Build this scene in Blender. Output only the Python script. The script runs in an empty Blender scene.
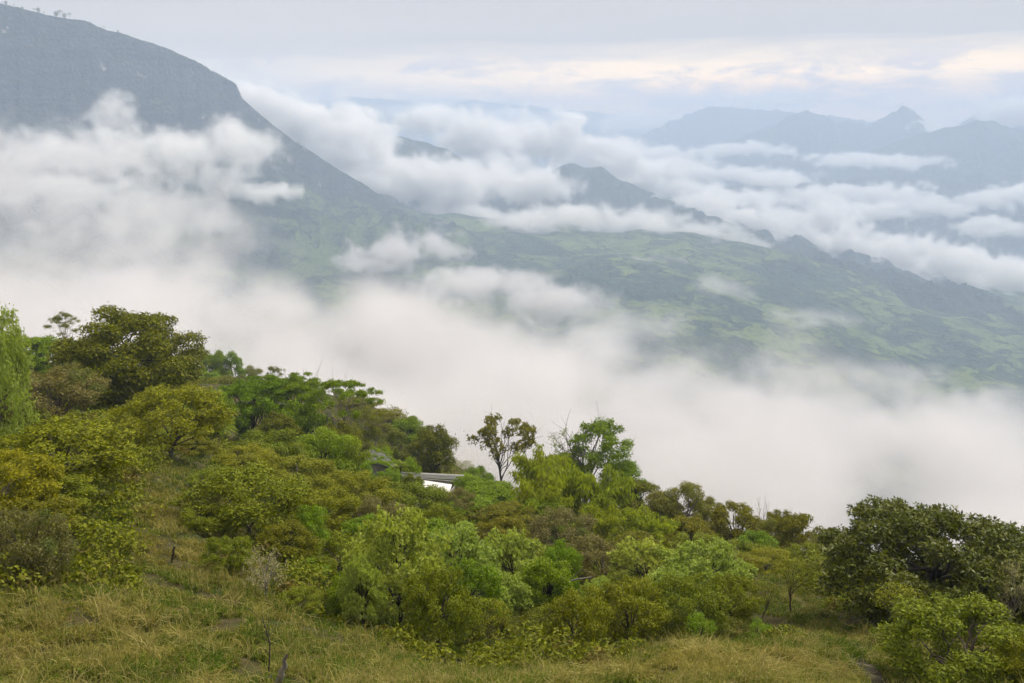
HAZE = .00018
EXPO = .04
VB = 8
FG = True
CLOUDS = True
import bpy, math, random
import numpy as np
from math import radians as R
random.seed(7)
RNG = np.random.default_rng(11)
SC = bpy.context.scene
COL = SC.collection

# ------------------------------------------------------------------ camera
W, H, F = 1024.0, 683.0, 887.0
PITCH = R(13.5)
CP, SP = math.cos(PITCH), math.sin(PITCH)
cam_d = bpy.data.cameras.new('camera')
cam = bpy.data.objects.new('camera', cam_d)
COL.objects.link(cam)
cam.rotation_euler = (R(90) - PITCH, 0, 0)
cam_d.sensor_width = 36
cam_d.lens = 36 * F / W
cam_d.clip_start = 0.5
cam_d.clip_end = 200000
SC.camera = cam


def at(px, py, y):
    """the point a photo position stands for, y metres ahead of the viewpoint"""
    a = (px - 512.0) / F
    b = (341.5 - py) / F
    dx, dy, dz = a, CP + b * SP, -SP + b * CP
    k = y / dy
    return np.array((dx * k, y, dz * k))


# ------------------------------------------------------------------ numpy noise
_perm = RNG.permutation(256)
_perm = np.concatenate([_perm, _perm, _perm])
_g = RNG.normal(size=(256, 3))
_g /= np.linalg.norm(_g, axis=1)[:, None]


def pnoise(x, y, z=0.0):
    x, y, z = np.broadcast_arrays(np.asarray(x, float), np.asarray(y, float), np.asarray(z, float))
    xi, yi, zi = np.floor(x), np.floor(y), np.floor(z)
    xf, yf, zf = x - xi, y - yi, z - zi
    xi, yi, zi = xi.astype(int) & 255, yi.astype(int) & 255, zi.astype(int) & 255
    u, v, w = (t * t * t * (t * (t * 6 - 15) + 10) for t in (xf, yf, zf))

    def gr(ix, iy, iz, fx, fy, fz):
        h = _perm[_perm[_perm[ix & 255] + (iy & 255)] + (iz & 255)]
        g = _g[h]
        return g[..., 0] * fx + g[..., 1] * fy + g[..., 2] * fz
    r = 0
    for a in (0, 1):
        for b in (0, 1):
            for c in (0, 1):
                wgt = (u if a else 1 - u) * (v if b else 1 - v) * (w if c else 1 - w)
                r = r + wgt * gr(xi + a, yi + b, zi + c, xf - a, yf - b, zf - c)
    return r * 1.5


def fbm(x, y, z=0.0, o=5, gain=.5):
    s, a, f = 0, 1.0, 1.0
    for i in range(o):
        s = s + a * pnoise(np.asarray(x) * f + 7.3 * i, np.asarray(y) * f - 3.1 * i, np.asarray(z) * f + 1.7 * i)
        a *= gain
        f *= 2.03
    return s


def ridged(x, y, z=0.0, o=5, gain=.5):
    s, a, f = 0, 1.0, 1.0
    for i in range(o):
        n = 1 - np.abs(pnoise(np.asarray(x) * f + 7.3 * i, np.asarray(y) * f - 3.1 * i, np.asarray(z) * f)) * 2
        s = s + a * n
        a *= gain
        f *= 2.03
    return s


def sstep(a, b, x):
    t = np.clip((x - a) / (b - a), 0, 1)
    return t * t * (3 - 2 * t)


# ------------------------------------------------------------------ object helpers
def mesh_obj(name, V, Fc, mat, parent=None, smooth=True, corners=4):
    me = bpy.data.meshes.new(name)
    V = np.ascontiguousarray(V, dtype=np.float32)
    if isinstance(Fc, np.ndarray):
        n = len(Fc)
        k = Fc.shape[1]
        me.vertices.add(len(V))
        me.vertices.foreach_set('co', V.ravel())
        me.loops.add(n * k)
        me.loops.foreach_set('vertex_index', np.ascontiguousarray(Fc, dtype=np.int32).ravel())
        me.polygons.add(n)
        me.polygons.foreach_set('loop_start', np.arange(0, n * k, k, dtype=np.int32))
        me.polygons.foreach_set('loop_total', np.full(n, k, dtype=np.int32))
        me.update(calc_edges=True)
    else:
        me.from_pydata([tuple(v) for v in V.tolist()], [], Fc)
        me.update()
    me.validate()
    if smooth:
        me.polygons.foreach_set('use_smooth', np.ones(len(me.polygons), dtype=bool))
    me.materials.append(mat)
    o = bpy.data.objects.new(name, me)
    COL.objects.link(o)
    if parent:
        o.parent = parent
    return o


def tag(o, label=None, cat=None, group=None, kind=None):
    if label: o['label'] = label
    if cat: o['category'] = cat
    if group: o['group'] = group
    if kind: o['kind'] = kind
    return o


def empty(name, loc, rz=0.0, sc=1.0):
    o = bpy.data.objects.new(name, None)
    o.empty_display_size = .5
    COL.objects.link(o)
    o.location = loc
    o.rotation_euler = (0, 0, rz)
    o.scale = (sc, sc, sc) if not isinstance(sc, (tuple, list)) else sc
    return o


def grid_faces(nu, nv):
    a = np.arange(nu * nv).reshape(nu, nv)
    return np.stack([a[:-1, :-1].ravel(), a[1:, :-1].ravel(), a[1:, 1:].ravel(), a[:-1, 1:].ravel()], 1)


# ------------------------------------------------------------------ materials
class NT:
    def __init__(s, name, world=None):
        s.m = bpy.data.materials.new(name) if world is None else world
        s.m.use_nodes = True
        s.t = s.m.node_tree
        s.t.nodes.clear()

    def n(s, typ, inp=None, **kw):
        nd = s.t.nodes.new(typ)
        for k, v in kw.items():
            setattr(nd, k, v)
        for k, v in (inp or {}).items():
            sock = nd.inputs[k]
            if isinstance(v, bpy.types.NodeSocket):
                s.t.links.new(v, sock)
            else:
                sock.default_value = v
        return nd

    def math(s, op, a, b=0.0, c=None, clamp=False):
        i = {0: a, 1: b}
        if c is not None: i[2] = c
        return s.n('ShaderNodeMath', i, operation=op, use_clamp=clamp).outputs[0]

    def ramp(s, fac, stops, interp='LINEAR'):
        r = s.n('ShaderNodeValToRGB', {'Fac': fac})
        r.color_ramp.interpolation = interp
        e = r.color_ramp.elements
        while len(e) < len(stops): e.new(.5)
        for q, (p, c) in zip(e, stops):
            q.position = p
            q.color = (c[0], c[1], c[2], 1) if not isinstance(c, (int, float)) else (c, c, c, 1)
        return r.outputs[0]

    def mix(s, fac, a, b, mode='MIX'):
        r = s.n('ShaderNodeMix', data_type='RGBA', blend_type=mode)
        for k, v in ((0, fac), (6, a), (7, b)):
            if isinstance(v, bpy.types.NodeSocket): s.t.links.new(v, r.inputs[k])
            elif k == 0: r.inputs[k].default_value = v
            else: r.inputs[k].default_value = (v[0], v[1], v[2], 1)
        return r.outputs[2]

    def noise(s, vec, scale, detail=4, rough=.55, dist=0.0, **kw):
        return s.n('ShaderNodeTexNoise', {'Vector': vec, 'Scale': scale, 'Detail': detail, 'Roughness': rough, 'Distortion': dist}, **kw).outputs[0]

    def mapping(s, vec, scale=(1, 1, 1), loc=(0, 0, 0), rot=(0, 0, 0)):
        return s.n('ShaderNodeMapping', {'Vector': vec, 'Scale': scale, 'Location': loc, 'Rotation': rot}).outputs[0]

    def out(s, surf=None, vol=None, disp=None):
        o = s.n('ShaderNodeOutputMaterial')
        if surf is not None: s.t.links.new(surf, o.inputs['Surface'])
        if vol is not None: s.t.links.new(vol, o.inputs['Volume'])
        if disp is not None: s.t.links.new(disp, o.inputs['Displacement'])
        return s.m
# ------------------------------------------------------------------ world, sun, air
SUN_EL, SUN_AZ = R(52), R(48)      # azimuth measured from +Y (the view) towards +X
world = bpy.data.worlds.new('World')
SC.world = world
nt = NT('w', world)
gen = nt.n('ShaderNodeTexCoord').outputs['Generated']
sky = nt.n('ShaderNodeTexSky', sky_type='NISHITA', sun_disc=False, sun_elevation=SUN_EL, sun_rotation=SUN_AZ,
           altitude=1500, air_density=1.0, dust_density=2.0, ozone_density=1.0)
skyc = nt.n('ShaderNodeVectorMath', {0: sky.outputs[0], 1: (.11, .11, .11)}, operation='MULTIPLY').outputs[0]
sep = nt.n('ShaderNodeSeparateXYZ', {0: gen})
el = sep.outputs['Z']
# a high stratus deck seen in perspective: project the view direction on a plane overhead
zz = nt.math('ADD', nt.math('MAXIMUM', el, 0.0), 0.035)
inv = nt.math('DIVIDE', 1.0, zz)
uv = nt.n('ShaderNodeVectorMath', {0: gen, 1: nt.n('ShaderNodeCombineXYZ', {0: inv, 1: inv, 2: 0.0}).outputs[0]}, operation='MULTIPLY').outputs[0]
n1 = nt.noise(nt.mapping(uv, (.22, .3, 1)), 1.0, 6, .55, .5)
n2 = nt.noise(nt.mapping(gen, (3.2, 3.2, 34)), 1.0, 6, .6, .45)
n3 = nt.noise(nt.mapping(gen, (9, 9, 26), (3, 1, 2)), 1.0, 5, .6, .3)
# warp the elevation a little so that the bands of stratus are ragged
ew = nt.math('ADD', el, nt.math('MULTIPLY', nt.math('SUBTRACT', n2, .5), .045))
deck = nt.ramp(nt.math('MULTIPLY', ew, 4.0, clamp=True), [
    (0.00, (1.0, .86, .80)), (.07, (2.6, 1.55, .70)), (.16, (2.5, 1.50, .66)), (.23, (2.7, 1.80, .85)), (.30, (1.35, 1.05, .72)),
    (.37, (.70, .64, .60)), (.52, (.68, .64, .61)), (1.0, (.95, .96, 1.0))])
cool = nt.ramp(nt.math('MULTIPLY', ew, 4.0, clamp=True), [(0.00, (.95, .86, .80)), (.10, (1.25, 1.05, .86)), (.22, (1.35, 1.14, .92)), (.32, (.80, .72, .66)), (.52, (.68, .64, .61))])
glow = nt.ramp(nt.math('ADD', nt.math('MULTIPLY', sep.outputs['X'], 1.0), .5, clamp=True), [(.22, 0), (.42, .55), (.62, 1), (1, 1)])
deck = nt.mix(glow, cool, deck)
zen = nt.ramp(el, [(0.0, 1.0), (.22, 1.0), (.6, (1.35, 1.28, 1.16)), (1.0, (1.55, 1.44, 1.28))])
deck = nt.mix(1.0, deck, zen, 'MULTIPLY')
deck = nt.mix(nt.ramp(n1, [(.35, 0), (.65, .35)]), deck, (.92, .84, .80))
# grey-violet streaks of thicker cloud inside the bright band
band = nt.ramp(nt.math('MULTIPLY', el, 4.0, clamp=True), [(.02, .25), (.1, 1.0), (.24, 1.0), (.36, .15), (1, 0)])
st = nt.math('MULTIPLY', nt.ramp(n3, [(.50, 0), (.62, .75)]), band)
deck = nt.mix(st, deck, (.72, .66, .72))
cov = nt.ramp(n2, [(.25, .9), (.7, 1.0)])
full = nt.mix(cov, skyc, deck)
bg = nt.n('ShaderNodeBackground', {'Color': full, 'Strength': 1.0})
wo = nt.n('ShaderNodeOutputWorld', {'Surface': bg.outputs[0]})

sd = bpy.data.lights.new('sun', 'SUN')
sd.energy = 3.9
sd.angle = R(12)
sd.color = (1.0, .92, .80)
sun = bpy.data.objects.new('sun', sd)
COL.objects.link(sun)
# light comes from ahead and to the right, behind thin cloud
from mathutils import Vector
sdir = Vector((math.sin(SUN_AZ) * math.cos(SUN_EL), math.cos(SUN_AZ) * math.cos(SUN_EL), math.sin(SUN_EL)))
sun.rotation_euler = sdir.to_track_quat('Z', 'Y').to_euler()


def box_mesh(name, lo, hi, mat):
    x0, y0, z0 = lo
    x1, y1, z1 = hi
    V = [(x0, y0, z0), (x1, y0, z0), (x1, y1, z0), (x0, y1, z0), (x0, y0, z1), (x1, y0, z1), (x1, y1, z1), (x0, y1, z1)]
    Fc = [(0, 3, 2, 1), (4, 5, 6, 7), (0, 1, 5, 4), (1, 2, 6, 5), (2, 3, 7, 6), (3, 0, 4, 7)]
    return mesh_obj(name, np.array(V, float), Fc, mat, smooth=False)


hz = NT('haze_air')
pv = hz.n('ShaderNodeVolumePrincipled', {'Color': (.63, .77, 1.0, 1), 'Density': HAZE, 'Anisotropy': 0.0})
haze_m = hz.out(vol=pv.outputs[0])
tag(box_mesh('haze', (-15000, -500, -1500), (15000, 16500, 470), haze_m), 'thin blue air that fades the valley and the far ranges', 'haze', kind='stuff')

SC.view_settings.view_transform = 'Standard'
SC.view_settings.look = 'None'
SC.view_settings.gamma = 1
SC.view_settings.exposure = EXPO
SC.render.engine = 'CYCLES'
cy = SC.cycles
cy.max_bounces = 8
cy.diffuse_bounces = 2
cy.glossy_bounces = 1
cy.transmission_bounces = 2
cy.transparent_max_bounces = 12
cy.volume_bounces = VB
cy.volume_step_rate = 1.0
cy.volume_max_steps = 256
cy.use_adaptive_sampling = True
cy.adaptive_threshold = .03
cy.use_denoising = True
cy.denoiser = 'OPENIMAGEDENOISE'
cy.sample_clamp_indirect = 4
cy.caustics_reflective = False
cy.caustics_refractive = False

# ------------------------------------------------------------------ clouds: volumes with a field of density
cm = NT('cloud_vapour')
pv = cm.n('ShaderNodeVolumePrincipled', {'Color': (.905, .88, .875, 1), 'Density': 1.0, 'Anisotropy': 0.0})
cloud_m = cm.out(vol=pv.outputs[0])
cm = NT('bright_cloud_vapour')
pv = cm.n('ShaderNodeVolumePrincipled', {'Color': (.992, .982, .972, 1), 'Density': 1.0, 'Anisotropy': 0.0})
bright_m = cm.out(vol=pv.outputs[0])


def cloud(name, label, puffs, voxel, dens, nscale, amp=1.3, soft=.5, squash=1.6, seed=0.0, group=None, step=3.0, kind='stuff'):
    cloud_mat = bright_m if min(p[0][1] for p in puffs) > 2300 else cloud_m
    """puffs: world-space ellipsoids (centre, radii); the fractal field eats into them"""
    if not CLOUDS: return
    P = np.array([p[0] for p in puffs], float)
    Q = np.array([p[1] for p in puffs], float)
    lo = (P - Q * 1.25).min(0)
    hi = (P + Q * 1.25).max(0)
    c = (lo + hi) / 2
    ext = (hi - lo) / 2
    ng = bpy.data.node_groups.new(name, 'GeometryNodeTree')
    ng.interface.new_socket('Geometry', in_out='INPUT', socket_type='NodeSocketGeometry')
    ng.interface.new_socket('Geometry', in_out='OUTPUT', socket_type='NodeSocketGeometry')
    N, L = ng.nodes, ng.links

    def n(t, inp=None, **kw):
        nd = N.new(t)
        for k, v in kw.items(): setattr(nd, k, v)
        for k, v in (inp or {}).items():
            if isinstance(v, bpy.types.NodeSocket): L.new(v, nd.inputs[k])
            else: nd.inputs[k].default_value = v
        return nd
    m = lambda op, a, b=0.0, c3=0.0: n('ShaderNodeMath', {0: a, 1: b, 2: c3}, operation=op).outputs[0]
    vm = lambda op, a, b: n('ShaderNodeVectorMath', {0: a, 1: b}, operation=op)
    pos = n('GeometryNodeInputPosition').outputs[0]
    # warp
    w = n('ShaderNodeTexNoise', {'Vector': vm('ADD', pos, (seed * 991, seed * 313, seed * 77)).outputs[0], 'Scale': .45 / nscale, 'Detail': 3.0})
    wv = vm('MULTIPLY', vm('SUBTRACT', w.outputs['Color'], (.5, .5, .5)).outputs[0], (nscale * 1.6,) * 2 + (nscale * .9,)).outputs[0]
    pw = vm('ADD', pos, wv).outputs[0]
    E = None
    for p, q in zip(P, Q):
        d = vm('MULTIPLY', vm('SUBTRACT', pw, tuple(p - c)).outputs[0], tuple(1.0 / q)).outputs[0]
        e = m('SUBTRACT', 1.0, n('ShaderNodeVectorMath', {0: d}, operation='LENGTH').outputs['Value'])
        E = e if E is None else m('SMOOTH_MAX', E, e, .18)
    nz = n('ShaderNodeTexNoise', {'Vector': vm('MULTIPLY', vm('ADD', pw, (seed * 577, seed * 131, seed * 919)).outputs[0], (1, 1, squash)).outputs[0],
                                 'Scale': 1.0 / nscale, 'Detail': 8.0, 'Roughness': .63, 'Distortion': .25}).outputs[0]
    D = m('ADD', E, m('MULTIPLY', m('SUBTRACT', nz, .53), amp))
    t = n('ShaderNodeMapRange', {0: D, 1: 0.0, 2: soft, 3: 0.0, 4: dens}, interpolation_type='SMOOTHSTEP').outputs[0]
    res = [max(8, int(2 * e / voxel)) for e in ext]
    vc = n('GeometryNodeVolumeCube', {'Density': t, 'Background': 0.0, 'Min': tuple(-ext), 'Max': tuple(ext),
                                      'Resolution X': res[0], 'Resolution Y': res[1], 'Resolution Z': res[2]})
    sm = n('GeometryNodeSetMaterial', {0: vc.outputs[0], 'Material': cloud_mat})
    go = n('NodeGroupOutput')
    L.new(sm.outputs[0], go.inputs[0])
    v = bpy.data.volumes.new(name)
    v.materials.append(cloud_mat)
    v.render.step_size = voxel * step
    o = bpy.data.objects.new(name, v)
    COL.objects.link(o)
    o.location = c
    md = o.modifiers.new('density', 'NODES')
    md.node_group = ng
    tag(o, label, 'cloud', group, kind)
    return o
# ------------------------------------------------------------------ land: the materials
def land_material(name, forest, pasture, scale, cover, rock=None, speck=.02, low=None):
    k = NT(name)
    pos = k.n('ShaderNodeNewGeometry').outputs['Position']
    wn = k.n('ShaderNodeTexNoise', {'Vector': pos, 'Scale': scale * 2.2, 'Detail': 4, 'Roughness': .6}).outputs['Color']
    wp = k.n('ShaderNodeVectorMath', {0: wn, 1: (.5, .5, .5)}, operation='SUBTRACT').outputs[0]
    wp = k.n('ShaderNodeVectorMath', {0: wp, 'Scale': .55 / scale}, operation='SCALE').outputs[0]
    wpos = k.n('ShaderNodeVectorMath', {0: pos, 1: wp}, operation='ADD').outputs[0]
    a = k.noise(wpos, scale, 8, .60, .3)
    gul = k.math('ABSOLUTE', k.math('SUBTRACT', k.noise(wpos, scale * 2.6, 4, .5), .5))       # wooded gullies wind through the grassland
    a = k.math('ADD', a, k.math('MULTIPLY', k.math('MINIMUM', k.math('SUBTRACT', gul, .05), .03), 1.6))
    if low:
        pz_ = k.n('ShaderNodeSeparateXYZ', {0: pos}).outputs['Z']
        a = k.math('ADD', a, k.math('MULTIPLY', k.math('DIVIDE', k.math('SUBTRACT', low, pz_), 260.0, clamp=True), .13))
    fine = k.noise(pos, speck * 1.1, 4, .65)
    a = k.math('ADD', a, k.math('MULTIPLY', k.math('SUBTRACT', fine, .5), .22))
    mask = k.ramp(a, [(cover - .03, 0), (cover + .06, 1)])
    vor = k.n('ShaderNodeTexVoronoi', {'Vector': wpos, 'Scale': scale * 5.5, 'Randomness': 1.0}, feature='F1')
    vr = k.n('ShaderNodeTexWhiteNoise', {'Vector': vor.outputs['Position']}, noise_dimensions='3D').outputs[0]
    past = k.mix(k.math('ADD', k.math('MULTIPLY', vr, .5), k.math('MULTIPLY', k.noise(pos, scale * 9, 4, .6), .6)), tuple(c * .62 for c in pasture), (pasture[0] * 1.35, pasture[1] * 1.18, pasture[2]))
    edge = k.n('ShaderNodeTexVoronoi', {'Vector': wpos, 'Scale': scale * 5.5, 'Randomness': 1.0}, feature='DISTANCE_TO_EDGE').outputs['Distance']
    hedge = k.math('MULTIPLY', k.ramp(edge, [(.012, 1), (.05, 0)]), k.ramp(k.noise(pos, scale * 11, 3), [(.42, 0), (.50, .95)]))
    past = k.mix(hedge, past, forest)
    dot = k.ramp(k.noise(pos, speck * 2.2, 3, .75), [(.54, 0), (.58, .95)])
    past = k.mix(dot, past, tuple(c * 1.15 for c in forest))
    crowns = k.n('ShaderNodeTexVoronoi', {'Vector': pos, 'Scale': speck * 1.6}, feature='F1')
    fvar = k.mix(k.ramp(k.noise(pos, scale * 6, 5, .7), [(.35, 0), (.65, 1)]), tuple(c * .6 for c in forest), tuple(c * 1.7 for c in forest))
    col = k.mix(mask, fvar, past)
    if rock is not None:
        nz = k.n('ShaderNodeSeparateXYZ', {0: k.n('ShaderNodeNewGeometry').outputs['Normal']}).outputs['Z']
        st = k.noise(k.mapping(pos, (.03, .03, .004)), 1.0, 6, .6, .3)
        rc = k.mix(k.ramp(st, [(.3, 0), (.7, 1)]), tuple(c * 1.35 for c in rock), tuple(c * .4 for c in rock))
        strata = k.noise(k.mapping(pos, (.0016, .0016, .03)), 1.0, 5, .6, .5)
        rc = k.mix(k.ramp(strata, [(.46, 0), (.56, .75)]), rc, tuple(c * .7 for c in forest))
        steep = k.ramp(k.math('ADD', nz, k.math('MULTIPLY', k.math('SUBTRACT', k.noise(pos, .010, 5), .5), .6)), [(.38, 1), (.50, 0)])
        col = k.mix(k.math('MULTIPLY', steep, .8), col, rc)
        pal = k.ramp(k.noise(k.mapping(pos, (.014, .014, .012)), 1.0, 4, .5), [(.67, 0), (.70, 1)])
        col = k.mix(k.math('MULTIPLY', pal, steep), col, (.26, .23, .21))
    tall = k.math('MULTIPLY', crowns.outputs['Distance'], k.math('SUBTRACT', 1.0, mask))
    b = k.n('ShaderNodeBump', {'Height': tall, 'Strength': 1.0, 'Distance': -.5 / speck})
    bs = k.n('ShaderNodeBsdfPrincipled', {'Base Color': col, 'Roughness': .95, 'Specular IOR Level': .05, 'Normal': b.outputs[0]})
    return k.out(bs.outputs[0])


M_valley = land_material('valley_fields', (.022, .042, .024), (.120, .175, .050), 1 / 300, .494, speck=.045)
M_scarp = land_material('escarpment_rock_and_forest', (.018, .030, .020), (.085, .13, .045), 1 / 420, .60, rock=(.062, .064, .068), speck=.05, low=-190)
M_wood = land_material('wooded_hills', (.022, .036, .024), (.09, .14, .045), 1 / 420, .66, speck=.05)
M_far = land_material('far_range_forest', (.030, .045, .030), (.07, .10, .05), 1 / 1500, .66, speck=.02)


# ------------------------------------------------------------------ the valley: one sheet, heights from survey points
def tps(P, z, Q, smooth=0.0):
    """thin plate spline through survey points"""
    P = np.asarray(P, float)
    z = np.asarray(z, float)
    def U(r2): return np.where(r2 > 1e-12, r2 * np.log(r2 + 1e-20) * .5, 0)
    n = len(P)
    K = U(((P[:, None] - P[None]) ** 2).sum(-1)) + smooth * np.eye(n)
    T = np.concatenate([np.ones((n, 1)), P], 1)
    A = np.block([[K, T], [T.T, np.zeros((3, 3))]])
    w = np.linalg.solve(A, np.concatenate([z, np.zeros(3)]))
    out = np.empty(len(Q))
    for s in range(0, len(Q), 20000):
        q = Q[s:s + 20000]
        out[s:s + 20000] = U(((q[:, None] - P[None]) ** 2).sum(-1)) @ w[:n] + w[n] + q @ w[n + 1:]
    return out


VAL = [(-200, 250, 2600), (0, 232, 2900), (150, 236, 3300), (300, 226, 3900), (400, 222, 4200), (500, 224, 4300),
       (0, 330, 1900), (200, 300, 2300), (350, 300, 2500), (500, 300, 2700), (620, 300, 2700),
       (600, 235, 4100), (700, 248, 3700), (850, 272, 3700), (1024, 310, 3500), (1200, 330, 3400),
       (700, 350, 2250), (850, 350, 2500), (1024, 385, 2350), (1200, 400, 2300),
       (500, 370, 1900), (700, 410, 1750), (850, 440, 1600), (1024, 490, 1450)]
vp = [at(*q) for q in VAL]
VP = [(p[0] / 1000, p[1] / 1000) for p in vp]
VZ = [p[2] for p in vp]
for x, y, z in ((-1.2, .6, -560), (0, .6, -620), (1.2, .6, -680), (-3, 2, -480), (3, 1.5, -700), (-.5, 6.5, -560), (-3, 6.5, -400), (2, 6.5, -860), (4.5, 5, -860),
                (0, 9, -760), (-4, 9, -700), (4, 9, -900), (8, 9, -900), (-8, 9, -760), (0, 15, -900), (-9, 15, -900), (9, 15, -900), (6, 3, -800), (-6, 3, -450)):
    VP.append((x, y)); VZ.append(z)


def valley_z(X, Y):
    sh = X.shape
    z = tps(VP, VZ, np.stack([X.ravel() / 1000, Y.ravel() / 1000], 1), .002).reshape(sh)
    far = sstep(5000, 8000, Y)
    z = z + 55 * fbm(X / 900, Y / 900, 3.3, 6, .52) * (1 + far) + 14 * (ridged(X / 330, Y / 330, 1.2, 4) - 1) * (1 - .5 * far)
    return z


nr, nc = 620, 520
yy = 420 * (16400 / 420) ** (np.linspace(0, 1, nr))
tt = np.linspace(-1.05, 1.05, nc)
Y, T = np.meshgrid(yy, tt, indexing='ij')
X = T * (Y * .82 + 500)
Z = valley_z(X, Y)
o = mesh_obj('valley_floor', np.stack([X.ravel(), Y.ravel(), Z.ravel()], 1), grid_faces(nr, nc)[:, ::-1], M_valley)
tag(o, 'green valley of pastures and forest patches far below', kind='structure')
# the ground beyond and around, out to the horizon
k = NT('distant_ground')
bs = k.n('ShaderNodeBsdfPrincipled', {'Base Color': k.mix(k.noise(k.n('ShaderNodeNewGeometry').outputs['Position'], .0006, 6), (.03, .05, .025, 1), (.09, .12, .05, 1)), 'Roughness': 1.0})
M_dist = k.out(bs.outputs[0])
g = np.linspace(-1, 1, 41)
GX, GY = np.meshgrid(np.sign(g) * np.abs(g) ** 1.5 * 90000, np.sign(g) * np.abs(g) ** 1.5 * 90000, indexing='ij')
o = mesh_obj('ground', np.stack([GX.ravel(), GY.ravel(), np.full(GX.size, -1250.0)], 1), grid_faces(41, 41), M_dist)
tag(o, kind='structure')


# ------------------------------------------------------------------ ridges and mountains
def ridge(name, label, pts, base, front, back, mat, nu=320, nf=90, nb=40, prof=None, rough=1.0, nsc=400, fdir=(0, -1), seed=0.0, jag=6.0, base_l=None, flute=0.0):
    P = np.array([at(*q) for q in pts])
    s = np.concatenate([[0], np.cumsum(np.linalg.norm(np.diff(P[:, :2], axis=0), axis=1))])
    u = np.linspace(0, s[-1], nu)
    R3 = np.stack([np.interp(u, s, P[:, i]) for i in range(3)], 1)
    R3[:, 2] += jag * fbm(u / 120, seed, 0, 4) + min(jag, 9) * .45 * fbm(u / 24, seed + 5, 0, 2)
    v = np.concatenate([-np.linspace(1, 0, nb, endpoint=False) ** 1.6, np.linspace(0, 1, nf) ** 1.7])
    Uu, Vv = np.meshgrid(np.arange(nu), v, indexing='ij')
    fd = np.array(fdir, float)
    fd /= np.linalg.norm(fd)
    dist = np.where(Vv > 0, Vv * front, Vv * back)
    if flute:
        dist = dist + np.clip(Vv * 12, 0, 1) * flute * (fbm(u / 170, seed + 3, 0, 5) + .6 * ridged(u / 420, seed, 0, 3) - .6)[:, None] * np.clip(1.3 - Vv, 0, 1)
    X = R3[:, 0][:, None] + fd[0] * dist
    Y = R3[:, 1][:, None] + fd[1] * dist
    A = np.abs(Vv)
    if prof is None:
        g = 1 - (1 - A) ** 1.6
    else:
        g = np.where(Vv > 0, np.interp(A, [p[0] for p in prof], [p[1] for p in prof]), 1 - (1 - A) ** 1.6)
    bz = base if base_l is None else np.interp(u, [0, s[-1]], [base_l, base])[:, None]
    hgt = R3[:, 2][:, None] - bz
    Z = R3[:, 2][:, None] - hgt * g
    # spurs and gullies run down the slope
    gul = ridged(X / nsc + seed, Y / (nsc * 2.2), seed, 5) - .9
    env = np.clip(A * 5, 0, 1) * np.clip((1 - A) * 3, .15, 1)
    Z = Z + gul * env * nsc * .24 * rough + fbm(X / 60, Y / 60, seed, 4) * env * 9 * rough
    q_ = sstep(.5, .97, A)
    Z = Z * (1 - q_) + (valley_z(X, Y) - 14) * q_
    o = mesh_obj(name, np.stack([X.ravel(), Y.ravel(), Z.ravel()], 1), grid_faces(nu, len(v)), mat)
    tag(o, label, kind='structure')
    return o


CLIFF = [(0, 0), (.012, .01), (.03, .13), (.045, .15), (.065, .30), (.085, .33), (.11, .48), (.15, .53), (.35, .70), (.6, .86), (1, 1)]
ridge('mountain', 'steep forested escarpment with a long grey cliff face', 
      [(-420, 20, 2600), (-200, -8, 2900), (-60, -8, 3080), (0, 3, 3150), (20, 8, 3180), (50, 16, 3250), (85, 21, 3300), (105, 29, 3350), (130, 36, 3400), (165, 47, 3500),
       (200, 63, 3600), (222, 76, 3680), (236, 84, 3700), (242, 98, 3710), (262, 117, 3780), (290, 137, 3850), (320, 158, 3950), (350, 176, 4050),
       (380, 195, 4150), (405, 210, 4250), (430, 226, 4350), (455, 240, 4400)],
      -455, 1250, 1500, M_scarp, nu=620, nf=220, prof=CLIFF, nsc=300, fdir=(.25, -1), seed=2.0, base_l=-330, jag=7, flute=70.0)
ridge('hill', 'dark wooded knoll showing above the cloud behind the escarpment',
      [(340, 215, 5200), (372, 160, 5200), (385, 141, 5200), (400, 136, 5200), (425, 142, 5250), (448, 151, 5300), (465, 160, 5350), (500, 195, 5400)],
      -560, 1100, 1200, M_wood, nsc=260, seed=5.0, rough=.8, jag=12)
ridge('hill', 'dark wooded ridge falling to the right in the middle of the valley',
      [(470, 205, 5500), (510, 193, 5500), (538, 178, 5450), (552, 170, 5450), (570, 163, 5400), (584, 168, 5380), (600, 165, 5350), (614, 177, 5300), (632, 184, 5250), (655, 194, 5200), (690, 206, 5000),
       (720, 222, 4500), (760, 236, 4400), (800, 252, 4300), (850, 266, 4200), (900, 282, 4100), (960, 302, 4000)],
      -640, 1100, 1300, M_wood, nu=500, nf=120, nsc=240, seed=8.0, rough=1.1, fdir=(-.2, -1), jag=14, base_l=-470)
ridge('mountain', 'pale broad mountain at the back of the range', 
      [(560, 175, 11500), (630, 142, 11500), (660, 126, 11500), (690, 113, 11500), (712, 106, 11500), (735, 108, 11500), (765, 110, 11500), (800, 112, 11500), (850, 118, 11500), (900, 128, 11500), (960, 135, 11500), (1100, 140, 11500)],
      -900, 2500, 2000, M_far, nsc=500, seed=11.0, jag=34, rough=1.3)
ridge('mountain', 'sharp blue peak in the centre of the far range',
      [(660, 175, 9300), (710, 150, 9200), (748, 134, 9200), (775, 124, 9200), (797, 113, 9200), (808, 110, 9200), (822, 116, 9200), (838, 122, 9200), (850, 121, 9200), (868, 126, 9200), (884, 117, 9200), (896, 111, 9150),
       (903, 105, 9150), (912, 111, 9200), (926, 121, 9200), (940, 129, 9200), (965, 136, 9200), (1010, 145, 9200), (1100, 160, 9200)],
      -880, 2300, 1800, M_far, nu=420, nsc=420, seed=14.0, jag=24, rough=1.5)
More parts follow.
